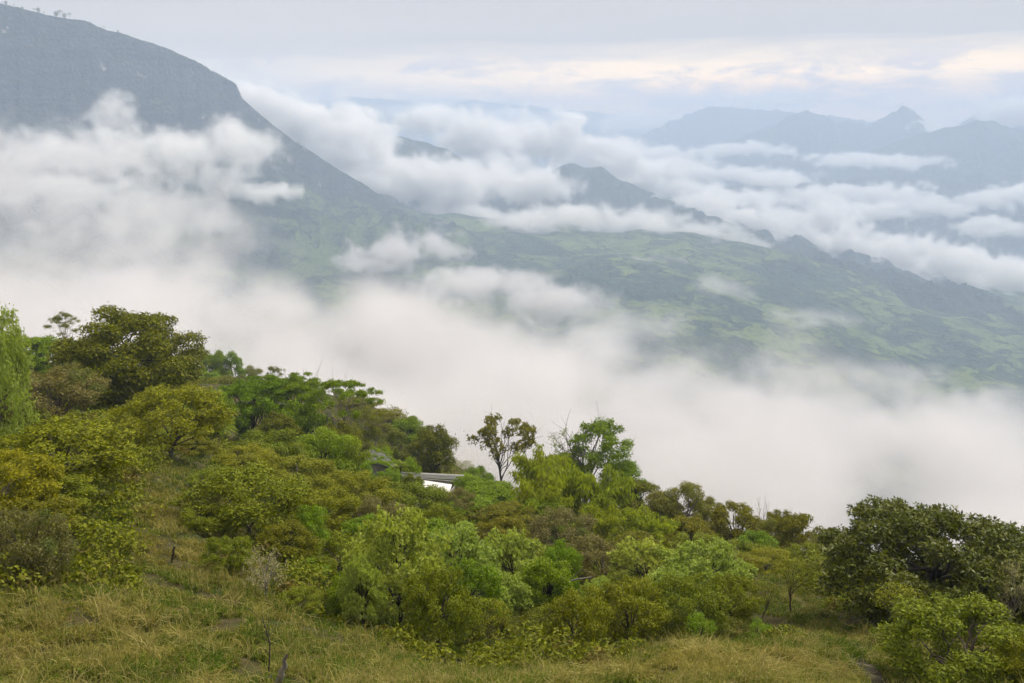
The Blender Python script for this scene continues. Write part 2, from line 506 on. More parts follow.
ridge('mountain', 'small clouded peak at the right end of the far range',
      [(900, 160, 10000), (950, 130, 10000), (975, 114, 10000), (990, 105, 10000), (1003, 106, 10000), (1020, 116, 10000), (1060, 125, 10000), (1160, 150, 10000)],
      -900, 2000, 1800, M_far, nsc=450, seed=17.0, jag=24, rough=1.4)
ridge('mountain', 'dark blue shoulder in front of the far peaks',
      [(760, 200, 8000), (820, 172, 7900), (870, 152, 7800), (900, 140, 7700), (925, 132, 7700), (950, 127, 7700), (978, 121, 7600), (992, 121, 7600), (1015, 129, 7600), (1050, 134, 7600), (1120, 140, 7500), (1300, 160, 7500)],
      -860, 2300, 1500, M_far, nu=420, nsc=400, seed=20.0, jag=20, rough=1.5)
ridge('hill', 'low blue foothills below the far peaks',
      [(560, 225, 6900), (620, 205, 6900), (680, 195, 6900), (760, 182, 6800), (840, 180, 6700), (930, 178, 6600), (1024, 176, 6500), (1150, 180, 6500), (1300, 190, 6500)],
      -860, 1500, 1500, M_far, nu=420, nsc=380, seed=23.0, jag=40, rough=1.4)
ridge('mountain', 'faint mountain chain on the horizon behind the clouds',
      [(150, 130, 14500), (300, 104, 14500), (350, 97, 14500), (395, 100, 14500), (440, 105, 14500), (470, 100, 14500), (505, 104, 14500), (560, 109, 14500), (610, 114, 14500), (700, 130, 14500)],
      -900, 1800, 1500, M_far, nsc=1200, seed=26.0, jag=30)
# ------------------------------------------------------------------ the clouds themselves
def pf(px, py, y, rx, ry, rz):
    """an ellipsoid: centre by photo position and distance, radii in metres"""
    return (at(px, py, y), (rx, ry, rz))

def pz(px, y, z, rx, ry, rz):
    """an ellipsoid at a given height"""
    p = at(px, 341, y)
    return (np.array((p[0], y, z)), (rx, ry, rz))

cloud('fog_bank', 'broad white fog bank lying in the valley behind the treeline',
      [pz(120, 900, -235, 420, 420, 110), pz(350, 900, -300, 420, 420, 100), pz(560, 800, -350, 420, 330, 90), pz(800, 750, -380, 420, 300, 90), pz(1050, 800, -400, 420, 320, 90),
       pf(60, 345, 1350, 330, 350, 95), pf(250, 398, 1350, 330, 270, 75), pf(450, 405, 1350, 420, 340, 75), pf(640, 445, 1250, 380, 360, 80), pf(830, 478, 1200, 420, 350, 85), pf(1030, 495, 1200, 400, 380, 90),
       pf(300, 362, 1700, 220, 160, 40), pf(400, 356, 1750, 260, 160, 45), pf(470, 345, 1800, 220, 160, 50), pf(540, 370, 1700, 240, 200, 70), pf(600, 350, 1700, 120, 160, 70), pf(720, 430, 1500, 260, 200, 70), pf(-80, 330, 900, 300, 300, 100),
       pf(860, 425, 1500, 200, 200, 50), pf(990, 440, 1450, 220, 200, 50)],
      12, .012, 150, seed=1.0, amp=4.4, soft=.85, step=2.5, squash=1.25)
cloud('fog_bank', 'ragged fog drifting up the foot of the escarpment',
      [pf(10, 175, 2000, 270, 250, 100), pf(60, 230, 1850, 340, 260, 110), pf(150, 225, 2000, 230, 200, 90), pf(-60, 200, 1800, 320, 250, 140), pf(50, 300, 1600, 330, 260, 90), pf(100, 290, 1700, 220, 200, 70),
       pf(200, 215, 1900, 90, 200, 80), pf(180, 318, 1600, 200, 200, 40), pf(110, 160, 2200, 200, 180, 60)],
      9, .009, 120, seed=2.0, amp=5.6, soft=1.0, step=2.5, squash=1.1)
cloud('cloud_wisps', 'torn wisps of cloud hanging below the cliff face',
      [pf(55, 155, 2650, 190, 150, 70), pf(110, 150, 2650, 200, 150, 85), pf(112, 118, 2700, 70, 90, 80), pf(175, 150, 2750, 200, 150, 75), pf(235, 145, 2850, 150, 150, 85), pf(70, 190, 2400, 260, 150, 60), pf(210, 175, 2850, 160, 150, 45)],
      9, .018, 85, seed=3.0, amp=4.4, soft=.75, step=2.5, squash=1.1)
cloud('cloud', 'small flat cloud in front of the wooded spur',
      [pf(264, 192, 2900, 115, 90, 36), pf(242, 190, 2900, 70, 60, 36)], 6, .026, 50, seed=4.0, amp=3.4, soft=.5, step=2.5, squash=1.2)
cloud('cloud', 'low round cloud over the valley meadows below the spur',
      [pf(395, 250, 3000, 170, 130, 65), pf(440, 243, 3000, 110, 100, 65), pf(370, 262, 2950, 120, 100, 45), pf(480, 285, 2400, 220, 150, 50), pf(540, 300, 2300, 140, 120, 60)], 8, .020, 85, seed=5.0, amp=3.8, soft=.6, step=2.5, squash=1.2)
cloud('cloud_bank', 'thick cloud pouring over the shoulder of the escarpment',
      [pf(236, 96, 5000, 190, 200, 110), pf(265, 108, 5000, 260, 200, 150), pf(300, 126, 4950, 320, 240, 175), pf(345, 148, 4900, 340, 260, 190), pf(395, 178, 4800, 340, 260, 150), pf(445, 186, 4750, 330, 250, 150), pf(350, 118, 5100, 200, 200, 80),
       pf(500, 182, 4950, 260, 200, 120), pf(385, 166, 4950, 260, 160, 70), pf(540, 190, 4800, 260, 180, 90), pf(470, 215, 4600, 240, 160, 60)],
      15, .026, 150, seed=6.0, amp=3.0, soft=.5, step=2.5, squash=1.1)
cloud('cloud_bank', 'white cumulus rising behind the dark wooded ridge',
      [pf(430, 122, 6000, 340, 200, 120), pf(485, 138, 5700, 340, 240, 170), pf(540, 140, 5800, 340, 240, 170), pf(566, 124, 5800, 150, 150, 130), pf(605, 155, 5900, 340, 240, 120), pf(645, 168, 5900, 320, 240, 80), pf(515, 165, 5500, 280, 200, 110)],
      16, .022, 160, seed=7.0, amp=3.4, soft=.5, step=2.5, squash=1.1)
cloud('cloud', 'long cloud drawn out in front of the dark wooded ridge',
      [pf(530, 222, 4000, 240, 170, 72), pf(580, 218, 4000, 260, 170, 75), pf(640, 220, 4050, 280, 170, 62), pf(690, 232, 4000, 240, 170, 60), pf(730, 245, 3950, 170, 150, 60)],
      10, .018, 100, seed=8.0, amp=3.2, soft=.6, step=2.5, squash=1.3)
cloud('cloud_bank', 'long bank of puffy cloud behind the crest of the near hills',
      [pf(700, 206, 5000, 250, 200, 85), pf(745, 220, 4900, 270, 200, 90), pf(790, 232, 4800, 280, 220, 115), pf(822, 218, 4850, 130, 150, 130), pf(845, 246, 4600, 280, 220, 125), pf(895, 258, 4500, 290, 220, 130), pf(945, 268, 4400, 290, 220, 130),
       pf(1000, 278, 4300, 290, 220, 120), pf(1060, 285, 4300, 280, 220, 110)],
      13, .026, 105, seed=9.0, amp=4.0, soft=.5, step=2.5, squash=1.1)
cloud('cloud_bank', 'streaky cloud layer beyond the dark wooded ridge',
      [pf(630, 178, 5900, 340, 240, 75), pf(690, 190, 5800, 360, 240, 75), pf(745, 200, 5700, 340, 240, 60), pf(700, 172, 6600, 450, 300, 75), pf(770, 178, 6500, 340, 300, 70), pf(650, 158, 7600, 540, 400, 90), pf(740, 150, 8000, 440, 400, 60)],
      18, .018, 160, seed=10.0, amp=4.0, soft=.5, step=2.5, squash=2.0)
cloud('cloud_bank', 'flat cloud layer over the blue foothills',
      [pf(820, 195, 6200, 360, 260, 75), pf(880, 196, 6200, 360, 260, 90), pf(860, 210, 5600, 300, 260, 65), pf(935, 206, 6000, 330, 260, 65), pf(850, 160, 7000, 380, 260, 60), pf(905, 162, 7000, 330, 260, 50),
       pf(790, 222, 5300, 260, 200, 60), pf(985, 200, 5600, 240, 200, 60), pf(1020, 195, 5600, 260, 200, 65), pf(1000, 228, 5200, 260, 200, 55)],
      17, .020, 140, seed=12.0, amp=4.4, soft=.5, step=2.5, squash=1.9)
cloud('cloud_cap', 'white cap of cloud around the right end peak',
      [pf(1012, 112, 8600, 360, 240, 160), pf(970, 132, 8600, 240, 200, 80), pf(1060, 118, 8600, 360, 240, 150), pf(930, 128, 8800, 240, 200, 80)],
      24, .018, 150, seed=13.0, amp=3.2, soft=.4, step=2.5, squash=1.2)
cloud('cloud_bank', 'pale cloud layer along the horizon',
      [pf(520, 118, 12000, 1000, 600, 160), pf(640, 120, 12500, 1000, 600, 140), pf(420, 112, 12500, 800, 600, 120), pf(760, 100, 13500, 1000, 600, 90)],
      45, .006, 360, seed=14.0, amp=2.8, soft=.6, step=2.5, squash=2.2)
cloud('mist', 'thin torn mist above the fog bank over the lower valley',
      [pf(700, 400, 1700, 260, 200, 80), pf(600, 335, 2000, 130, 150, 80), pf(800, 400, 1700, 240, 200, 70), pf(915, 374, 2000, 110, 100, 44), pf(960, 420, 1600, 260, 200, 60), pf(560, 300, 2300, 220, 150, 60), pf(650, 335, 2200, 160, 150, 60), pf(770, 370, 2000, 160, 150, 40), pf(700, 290, 2900, 200, 150, 40), pf(820, 320, 2700, 200, 150, 36), pf(640, 265, 3300, 200, 150, 40)],
      9, .009, 95, seed=15.0, amp=4.0, soft=1.0, step=2.5, squash=1.1)
cloud('mist', 'faint mist hanging in the trees of the far spur',
      [pf(190, 352, 275, 16, 14, 7), pf(215, 372, 262, 16, 14, 5), pf(160, 335, 285, 20, 14, 7), pf(250, 385, 268, 14, 14, 4)], 1.6, .045, 9, seed=16.0, amp=2.4, soft=.9, step=2.5)
cloud('mist', 'faint mist behind the small house and the umbrella tree',
      [pf(470, 462, 195, 11, 12, 5), pf(492, 470, 200, 10, 12, 5)], 1.6, .07, 8, seed=18.0, amp=2.2, soft=.9, step=2.5)
# ------------------------------------------------------------------ the near hillside, from survey points
HS = [(-150, 720, 18), (0, 683, 21), (130, 683, 22), (256, 683, 23), (400, 683, 25), (512, 683, 26), (640, 683, 24.5), (760, 683, 24.5), (850, 690, 28), (1024, 700, 28), (1200, 700, 28),
      (-150, 600, 27), (0, 600, 29), (100, 600, 30), (200, 620, 29), (300, 650, 28.5), (380, 645, 35), (430, 665, 33), (520, 674, 34),
      (600, 674, 30), (700, 662, 28.5), (800, 662, 29.5), (720, 645, 38), (790, 640, 40), (870, 645, 37),
      (-150, 500, 40), (0, 500, 42), (130, 480, 52), (180, 560, 38), (250, 570, 40), (300, 600, 38), (160, 470, 58), (130, 430, 75),
      (400, 575, 56), (500, 610, 48), (600, 600, 54), (700, 605, 52), (760, 605, 50), (800, 580, 60),
      (300, 500, 72), (430, 512, 86), (400, 500, 110), (350, 493, 105), (250, 466, 100),
      (505, 494, 125), (590, 508, 120), (650, 534, 108), (700, 552, 97), (760, 568, 86), (820, 582, 76), (900, 622, 43), (1000, 640, 40), (1024, 600, 56), (900, 575, 66), (1200, 620, 52),
      (-200, 335, 130), (0, 362, 130), (60, 368, 150), (120, 412, 95), (200, 424, 150), (250, 438, 152), (300, 452, 148), (350, 468, 142), (420, 484, 138), (460, 492, 136),
      (0, 415, 80), (60, 435, 70), (-200, 420, 75),
      (190, 388, 250), (240, 410, 255), (285, 428, 250), (345, 445, 235), (460, 490, 215)]
hp = [at(*q) for q in HS]
HP = [(p[0] / 100, p[1] / 100) for p in hp]
HZ = [p[2] for p in hp]
for px, py, y in ((-200, 335, 130), (0, 350, 150), (200, 375, 250), (350, 445, 235), (505, 490, 150), (650, 522, 125), (820, 570, 95), (1024, 600, 75), (1300, 620, 70)):
    p = at(px, py, y)
    for dy, dz in ((70, -62), (220, -210)):
        HP.append((p[0] / 100 * (1 + dy / y), (p[1] + dy) / 100)); HZ.append(p[2] + dz)
for x, y, z in ((0, 0, -1.75), (-4, 0, -1.7), (4, 0, -1.9), (-20, 0, -1), (20, 0, -4), (-6, 4, -3.6), (0, 4, -3.9), (6, 4, -4.3), (0, 8, -7.6), (-9, 8, -7.2), (9, 8, -8), (0, 14, -11.6), (-14, 14, -11.2), (14, 14, -12), (0, -20, 6), (-60, 0, 3), (60, 0, -14), (60, -30, -4), (-60, -30, 14), (-150, 0, 10), (150, 0, -40),
                (-500, 650, -600), (0, 650, -640), (500, 650, -680), (-300, 300, -120), (400, 300, -290), (250, 120, -110)):
    HP.append((x / 100, y / 100)); HZ.append(z)


def hill_z(X, Y, fine=True):
    X = np.asarray(X, float)
    Y = np.asarray(Y, float)
    sh = X.shape
    z = tps(HP, HZ, np.stack([X.ravel() / 100, Y.ravel() / 100], 1), .0004).reshape(sh)
    z = z + .35 * fbm(X / 5, Y / 5, 9.1, 4) + .9 * fbm(X / 22, Y / 22, 4.4, 3) * sstep(18, 50, Y)
    if fine:
        z = z + .10 * ridged(X / 1.3, Y / .8, 2.2, 3)
    z = z + 6 * fbm(X / 90, Y / 90, 8.8, 4) * sstep(170, 350, Y)
    return z


k = NT('hillside_soil_and_turf')
pos = k.n('ShaderNodeNewGeometry').outputs['Position']
n1 = k.noise(pos, .22, 6, .6, .4)
n2 = k.noise(pos, 2.4, 6, .65)
gcol = k.mix(k.ramp(n1, [(.42, 0), (.58, 1)]), (.040, .060, .012), (.085, .070, .028))
gcol = k.mix(k.ramp(n2, [(.42, 0), (.66, .8)]), gcol, (.050, .036, .018))
b = k.n('ShaderNodeBump', {'Height': n2, 'Strength': .9, 'Distance': .25})
bs = k.n('ShaderNodeBsdfPrincipled', {'Base Color': gcol, 'Roughness': .95, 'Specular IOR Level': .1, 'Normal': b.outputs[0]})
M_hill = k.out(bs.outputs[0])

yy = np.concatenate([np.linspace(-40, 12, 50, endpoint=False), np.linspace(12, 60, 190, endpoint=False), 60 * (640 / 60) ** np.linspace(0, 1, 260)])
tt = np.linspace(-1, 1, 420)
Y, T = np.meshgrid(yy, tt, indexing='ij')
X = T * (np.maximum(Y, 0) * .85 + 22 + np.clip(-Y, 0, 99) * 1.5)
Z = hill_z(X, Y)
o = mesh_obj('hillside', np.stack([X.ravel(), Y.ravel(), Z.ravel()], 1), grid_faces(len(yy), len(tt))[:, ::-1], M_hill)
tag(o, 'steep green hillside dropping away below the viewpoint', kind='structure')


# ------------------------------------------------------------------ leaves and grass
def leaf_mat(name, base, var=.35, hue=(1.25, 1.0, .8), trans=.35, alt=None, altp=.0, spec=.10, rough=.55, dry=.0):
    """one leaf colour per kind, varied leaf by leaf and spray by spray"""
    k = NT(name)
    geo = k.n('ShaderNodeNewGeometry')
    ri = geo.outputs['Random Per Island']
    oi = k.n('ShaderNodeObjectInfo').outputs['Random']
    tc = k.n('ShaderNodeTexCoord').outputs['Object']
    cl = k.noise(tc, .55, 3, .6)
    lo = tuple(c * (1 - var) for c in base)
    hi = tuple(min(.8, c * (1 + var) * h) for c, h in zip(base, hue))
    col = k.mix(ri, lo, hi)
    col = k.mix(k.ramp(cl, [(.35, 0), (.65, .35)]), col, tuple(c * h * 1.35 for c, h in zip(base, hue)))
    if alt:
        col = k.mix(k.math('MULTIPLY', k.ramp(k.noise(tc, .45, 3, .6), [(.62 - altp, 0), (.70 - altp, 1)]), .8), col, alt)
    tint = k.ramp(oi, [(0, (1.02, 1.08, .95)), (.5, (1.16, 1.14, .98)), (1, (1.32, 1.19, .9))])
    col = k.mix(1.0, col, tint, 'MULTIPLY')
    bs = k.n('ShaderNodeBsdfPrincipled', {'Base Color': col, 'Roughness': rough, 'Specular IOR Level': spec})
    tr = k.n('ShaderNodeBsdfTranslucent', {'Color': k.mix(1.0, col, (1.35, 1.5, .6), 'MULTIPLY')})
    mx = k.n('ShaderNodeMixShader', {0: trans, 1: bs.outputs[0], 2: tr.outputs[0]})
    return k.out(mx.outputs[0])


def bark_mat(name, a, b):
    k = NT(name)
    tc = k.n('ShaderNodeTexCoord').outputs['Object']
    n = k.noise(k.mapping(tc, (6, 6, 1.5)), 1.0, 5, .6)
    bp = k.n('ShaderNodeBump', {'Height': n, 'Strength': .6, 'Distance': .05})
    bs = k.n('ShaderNodeBsdfPrincipled', {'Base Color': k.mix(k.ramp(n, [(.35, 0), (.65, 1)]), a, b), 'Roughness': .9, 'Normal': bp.outputs[0]})
    return k.out(bs.outputs[0])


def quads(C, U, Vv):
    """a rhombus leaf at each centre: U along, Vv across"""
    n = len(C)
    P = np.stack([C - U * .5, C + Vv * .5 - U * .05, C + U * .5, C - Vv * .5 - U * .05], 1).reshape(-1, 3)
    return P, np.arange(n * 4).reshape(n, 4)


def unit(v):
    return v / (np.linalg.norm(v, axis=-1, keepdims=True) + 1e-9)


def tube(path, r0, r1, sides=6):
    path = np.asarray(path, float)
    n = len(path)
    t = unit(np.gradient(path, axis=0))
    ref = np.array([.3, 1, .1])
    a = unit(np.cross(t, ref))
    b = np.cross(t, a)
    r = np.linspace(r0, r1, n)[:, None, None]
    an = np.linspace(0, 2 * math.pi, sides, endpoint=False)
    ring = path[:, None] + r * (np.cos(an)[None, :, None] * a[:, None] + np.sin(an)[None, :, None] * b[:, None])
    idx = np.arange(n * sides).reshape(n, sides)
    f = np.stack([idx[:-1], np.roll(idx[:-1], -1, 1), np.roll(idx[1:], -1, 1), idx[1:]], -1).reshape(-1, 4)
    return ring.reshape(-1, 3), f


def join(parts):
    V, Fs, o = [], [], 0
    for v, f in parts:
        V.append(v); Fs.append(f + o); o += len(v)
    return np.concatenate(V), np.concatenate(Fs)


# the grass: blades scattered over the open slope, one mass nobody could count
def grass_field(name, label, n, ylo, yhi, mat, h, wdt, cond, seedv, lean=.9, per=9):
    r = np.random.default_rng(seedv)
    ntuft = n // per
    y = ylo * (yhi / ylo) ** r.random(ntuft * 4)
    x = (r.random(ntuft * 4) * 2 - 1) * (y * .72 + 2)
    keep = cond(x, y, r.random(len(x))) & (fbm(x / 1.6, y / 1.2, 7.7, 3) > -.32 + .2 * r.random(len(x)))
    x, y = x[keep][:ntuft], y[keep][:ntuft]
    tall = .55 + .9 * r.random(len(x)) ** 2 + .35 * fbm(x / 2.5, y / 2.5, 5, 2)
    X = np.repeat(x, per) + r.normal(size=len(x) * per) * .10
    Yy = np.repeat(y, per) + r.normal(size=len(x) * per) * .10
    Z = hill_z(X, Yy) - .03
    Hh = np.clip(np.repeat(tall, per), .25, 2) * h * (.6 + .6 * r.random(len(X)))
    a = r.random(len(X)) * 2 * math.pi
    wind = np.array([.25, -.45])
    L = np.stack([np.cos(a), np.sin(a)], 1) * lean * r.random(len(X))[:, None] + wind * .5
    w = np.stack([-np.sin(a), np.cos(a), 0 * a], 1) * wdt * (.6 + .8 * r.random(len(X)))[:, None] * (1 + Yy / 60)[:, None]
    base = np.stack([X, Yy, Z], 1)
    mid = base + np.stack([L[:, 0] * Hh * .35, L[:, 1] * Hh * .35, Hh * .62], 1)
    tip = base + np.stack([L[:, 0] * Hh * 1.1, L[:, 1] * Hh * 1.1, Hh * (1 - .25 * np.linalg.norm(L, axis=1))], 1)
    m = len(X)
    V = np.stack([base - w * .5, base + w * .5, mid + w * .42, mid - w * .42, tip + w * .06, tip - w * .06], 1).reshape(-1, 3)
    i = np.arange(m)[:, None] * 6
    Fc = np.concatenate([i + np.array([[0, 1, 2, 3]]), i + np.array([[3, 2, 4, 5]])])
    o = mesh_obj(name, V, Fc, mat, smooth=False)
    tag(o, label, 'grass', kind='stuff')
    return o


def grass_mat(name, c1, c2, c3, sc=.3, thr=.5):
    k = NT(name)
    geo = k.n('ShaderNodeNewGeometry')
    ri = geo.outputs['Random Per Island']
    pos = geo.outputs['Position']
    dry = None
    for c_, r_ in ((at(128, 515, 46), 11.0), (at(175, 560, 38), 6.0), (at(715, 668, 28), 7.0), (at(60, 660, 25), 5.0)):
        dd = k.n('ShaderNodeVectorMath', {0: pos, 1: tuple(c_)}, operation='DISTANCE').outputs['Value']
        v_ = k.math('MULTIPLY', k.math('SUBTRACT', 1.0, k.math('DIVIDE', dd, r_), clamp=True), .26)
        dry = v_ if dry is None else k.math('MAXIMUM', dry, v_)
    nn = k.math('ADD', k.math('ADD', k.noise(pos, sc, 5, .70, .8), dry), k.math('MULTIPLY', k.math('SUBTRACT', ri, .5), .28))
    col = k.mix(k.ramp(nn, [(thr - .07, 0), (thr + .07, 1)]), c1, c2)
    col = k.mix(k.ramp(ri, [(.8, 0), (.86, .8)]), col, c3)
    col = k.mix(k.ramp(k.noise(pos, sc * 4, 3), [(.3, .5), (.7, 0)]), col, tuple(c * .45 for c in c1))
    bs = k.n('ShaderNodeBsdfPrincipled', {'Base Color': col, 'Roughness': .7, 'Specular IOR Level': .04})
    tr = k.n('ShaderNodeBsdfTranslucent', {'Color': col})
    return k.out(k.n('ShaderNodeMixShader', {0: .3, 1: bs.outputs[0], 2: tr.outputs[0]}).outputs[0])


M_grass = grass_mat('grass_blades', (.115, .185, .014), (.34, .29, .060), (.50, .43, .15), .34, .53)
M_tall = grass_mat('dry_grass_stalks', (.19, .22, .03), (.40, .34, .10), (.52, .44, .18), .5, .42)
M_lush = grass_mat('lush_grass_blades', (.085, .150, .010), (.15, .18, .02), (.20, .20, .07), .5, .5)


TRACK = ((742, 652, 38), (780, 650, 37), (815, 648, 36), (840, 653, 34), (862, 664, 31), (880, 680, 28.5), (890, 700, 25))


def openslope(x, y, q):
    """where the slope is grass rather than scrub"""
    px = 512 + F * x / (y * CP)          # bearing only, used as a map coordinate
    lim = np.interp(px, [-200, 80, 135, 200, 240, 300, 360, 450, 560, 640, 820, 860, 1200], [29, 33, 75, 64, 36, 32, 33, 31, 31, 33, 66, 50, 34])
    trk = np.array([at(*t_)[:2] for t_ in TRACK])
    tx = np.interp(y, trk[::-1, 1], trk[::-1, 0], left=1e4, right=1e4)
    return (y < lim * (.92 + .16 * q)) & (np.abs(x - tx) > .45)


if FG:
    grass_field('tussocks', 'big arching tussocks of pale grass standing out of the sward', 42000, 15, 60, M_tall, .60, .016,
                lambda x, y, q: openslope(x, y, q) & (fbm(x / 3, y / 3, 6, 3) > .12), 16, lean=1.3, per=30)
    grass_field('grass', 'long mixed green and straw grass covering the near slope', 640000, 13, 76, M_grass, .34, .018, openslope, 5)
    grass_field('dry_grass', 'sparse tall dry grass stalks leaning over the near slope', 34000, 14, 60, M_tall, .75, .013,
                lambda x, y, q: openslope(x, y, q) & (fbm(x / 4, y / 4, 1, 3) > .05), 6, lean=.8, per=6)
    grass_field('lush_grass', 'deep green grass in the hollow under the trees', 200000, 32, 140, M_lush, .45, .03, lambda x, y, q: ~openslope(x, y, q), 8)


def undergrowth(name, label, n, ylo, yhi, rlo, rhi, per, size, mat, seedv, cond):
    """low tangled mounds of leaves that cover the ground between the trees"""
    r = np.random.default_rng(seedv)
    y = ylo * (yhi / ylo) ** r.random(n * 3)
    x = (r.random(n * 3) * 2 - 1) * (y * .70 + 3)
    keep = cond(x, y, r.random(len(x)))
    x, y = x[keep][:n], y[keep][:n]
    rad = (rlo + (rhi - rlo) * r.random(len(x)) ** 2) * (1 + y / 160)
    z = hill_z(x, y)
    C = np.repeat(np.stack([x, y, z], 1), per, 0)
    rr = np.repeat(rad, per)[:, None]
    d = unit(r.normal(size=C.shape) + np.array([0, 0, .8]))
    d[:, 2] = np.abs(d[:, 2])
    lump = 1 + .35 * fbm(C[:, 0] + d[:, 0] * 2.2, C[:, 1] + d[:, 1] * 2.2, d[:, 2] * 2.2, 2)
    q = C + d * rr * np.array([1, 1, .8]) * (1 - .30 * r.random(len(C)) ** 1.5)[:, None] * lump[:, None]
    nr = unit(d * .7 + r.normal(size=C.shape) * .7 + np.array([0, 0, .4]))
    u = unit(np.cross(nr, r.normal(size=C.shape)))
    w = unit(np.cross(nr, u))
    s = size * (.6 + .8 * r.random(len(C)))[:, None] * (1 + q[:, 1:2] / 120)
    V, Fc = quads(q, u * s, w * s * .5)
    o = mesh_obj(name, V, Fc, mat, smooth=False)
    tag(o, label, 'undergrowth', kind='stuff')
    return o
# ------------------------------------------------------------------ plants
LM = {
    'olive': leaf_mat('olive_feather_leaves', (.112, .138, .012), .50, (1.3, 1.22, .8), .20, alt=(.13, .12, .02), altp=-.06),
    'olive2': leaf_mat('yellow_olive_leaves', (.140, .156, .012), .45, (1.32, 1.2, .8), .28, alt=(.165, .145, .02), altp=-.06),
    'dark': leaf_mat('dark_olive_leaves', (.092, .104, .010), .50, (1.5, 1.3, .8), .25),
    'pale': leaf_mat('pale_green_leaves', (.225, .275, .060), .32, (1.15, 1.12, 1.0), .30),
    'glossy': leaf_mat('glossy_dark_leaves', (.045, .060, .010), .60, (1.6, 1.5, .9), .15, spec=.16, rough=.45),
    'green': leaf_mat('mid_green_leaves', (.100, .160, .010), .48, (1.35, 1.25, .8), .28),
    'bright': leaf_mat('bright_green_leaves', (.122, .190, .016), .42, (1.3, 1.2, .8), .32),
    'bamboo': leaf_mat('bamboo_leaves', (.165, .210, .018), .42, (1.25, 1.15, .8), .30),
    'brown': leaf_mat('brown_green_leaves', (.125, .120, .048), .38, (1.2, 1.1, 1.0), .30, alt=(.10, .13, .025), altp=.10),
    'silver': leaf_mat('silvery_leaves', (.24, .23, .15), .35, (1.1, 1.05, 1.05), .25),
    'grey': leaf_mat('grey_olive_leaves', (.130, .140, .032), .40, (1.25, 1.2, .9), .28),
    'shade': leaf_mat('undergrowth_leaves', (.075, .105, .018), .5, (1.5, 1.2, .7), .35, alt=(.15, .12, .035), altp=.06),
    'plume': leaf_mat('pale_plume_leaves', (.19, .24, .07), .25, (1.1, 1.1, 1.0), .45),
}
B_dark = bark_mat('dark_bark', (.045, .038, .026), (.020, .017, .012))
B_grey = bark_mat('grey_bark', (.24, .21, .18), (.11, .10, .085))
B_brown = bark_mat('brown_bark', (.095, .075, .050), (.045, .036, .026))


def limbs(rng, targets, top, r0, lean=(0, 0), fork=.35, twigs=3, sides=6, sag=.0):
    """a tapered trunk that forks into limbs reaching every lobe of the crown, with twigs"""
    parts = []
    h = top
    tr = np.array([(0, 0, -.4), (lean[0] * .3, lean[1] * .3, h * .33), (lean[0] * .7, lean[1] * .7, h * .66), (lean[0], lean[1], h)])
    tr[1:, :2] += rng.normal(size=(3, 2)) * r0 * .8
    s = np.linspace(0, 1, 10)
    tp = np.stack([np.interp(s, np.linspace(0, 1, 4), tr[:, i]) for i in range(3)], 1)
    parts.append(tube(tp, r0, r0 * .55, sides + 2))
    for T in targets:
        q = fork + (1 - fork) * rng.random()
        b = np.array([np.interp(q, s, tp[:, i]) for i in range(3)])
        if T[2] < b[2] + .2: b = tp[int(4)] * .8 + tp[3] * .2
        m = b * .5 + T * .5 + np.array([0, 0, .12 * np.linalg.norm(T - b)]) + rng.normal(size=3) * .07 * np.linalg.norm(T - b)
        u = np.linspace(0, 1, 7)[:, None]
        path = (1 - u) ** 2 * b + 2 * u * (1 - u) * m + u * u * T
        path[1:-1] += rng.normal(size=(5, 3)) * .02 * np.linalg.norm(T - b)
        parts.append(tube(path, r0 * .42, r0 * .10, sides - 1))
        for _ in range(twigs):
            p = path[rng.integers(3, 7)]
            d = unit(rng.normal(size=3) + unit(T - b) * 1.2 + np.array([0, 0, .5])) * np.linalg.norm(T - b) * rng.uniform(.2, .45)
            e = p + d
            mm = (p + e) / 2 + rng.normal(size=3) * .08 * np.linalg.norm(d)
            parts.append(tube([p, mm, e], r0 * .13, r0 * .04, 4))
    return join(parts)


def lobes_of(rng, n, c, rad, rl, flat=1.0, minsep=.7, shell=.55, bottom=-.55):
    """lobe centres spread through an ellipsoid, kept apart"""
    out = []
    c = np.array(c, float)
    rad = np.array(rad, float)
    for _ in range(6000):
        d = unit(rng.normal(size=3))
        if d[2] < bottom: continue
        p = c + d * rad * (shell + (1 - shell) * rng.random() ** .5)
        r = rl * rng.uniform(.7, 1.3)
        if all(np.linalg.norm((p - q[0]) * (1, 1, 1 / max(flat, .3))) > minsep * (r + q[1]) for q in out):
            out.append((p, r))
            if len(out) >= n: break
    return out


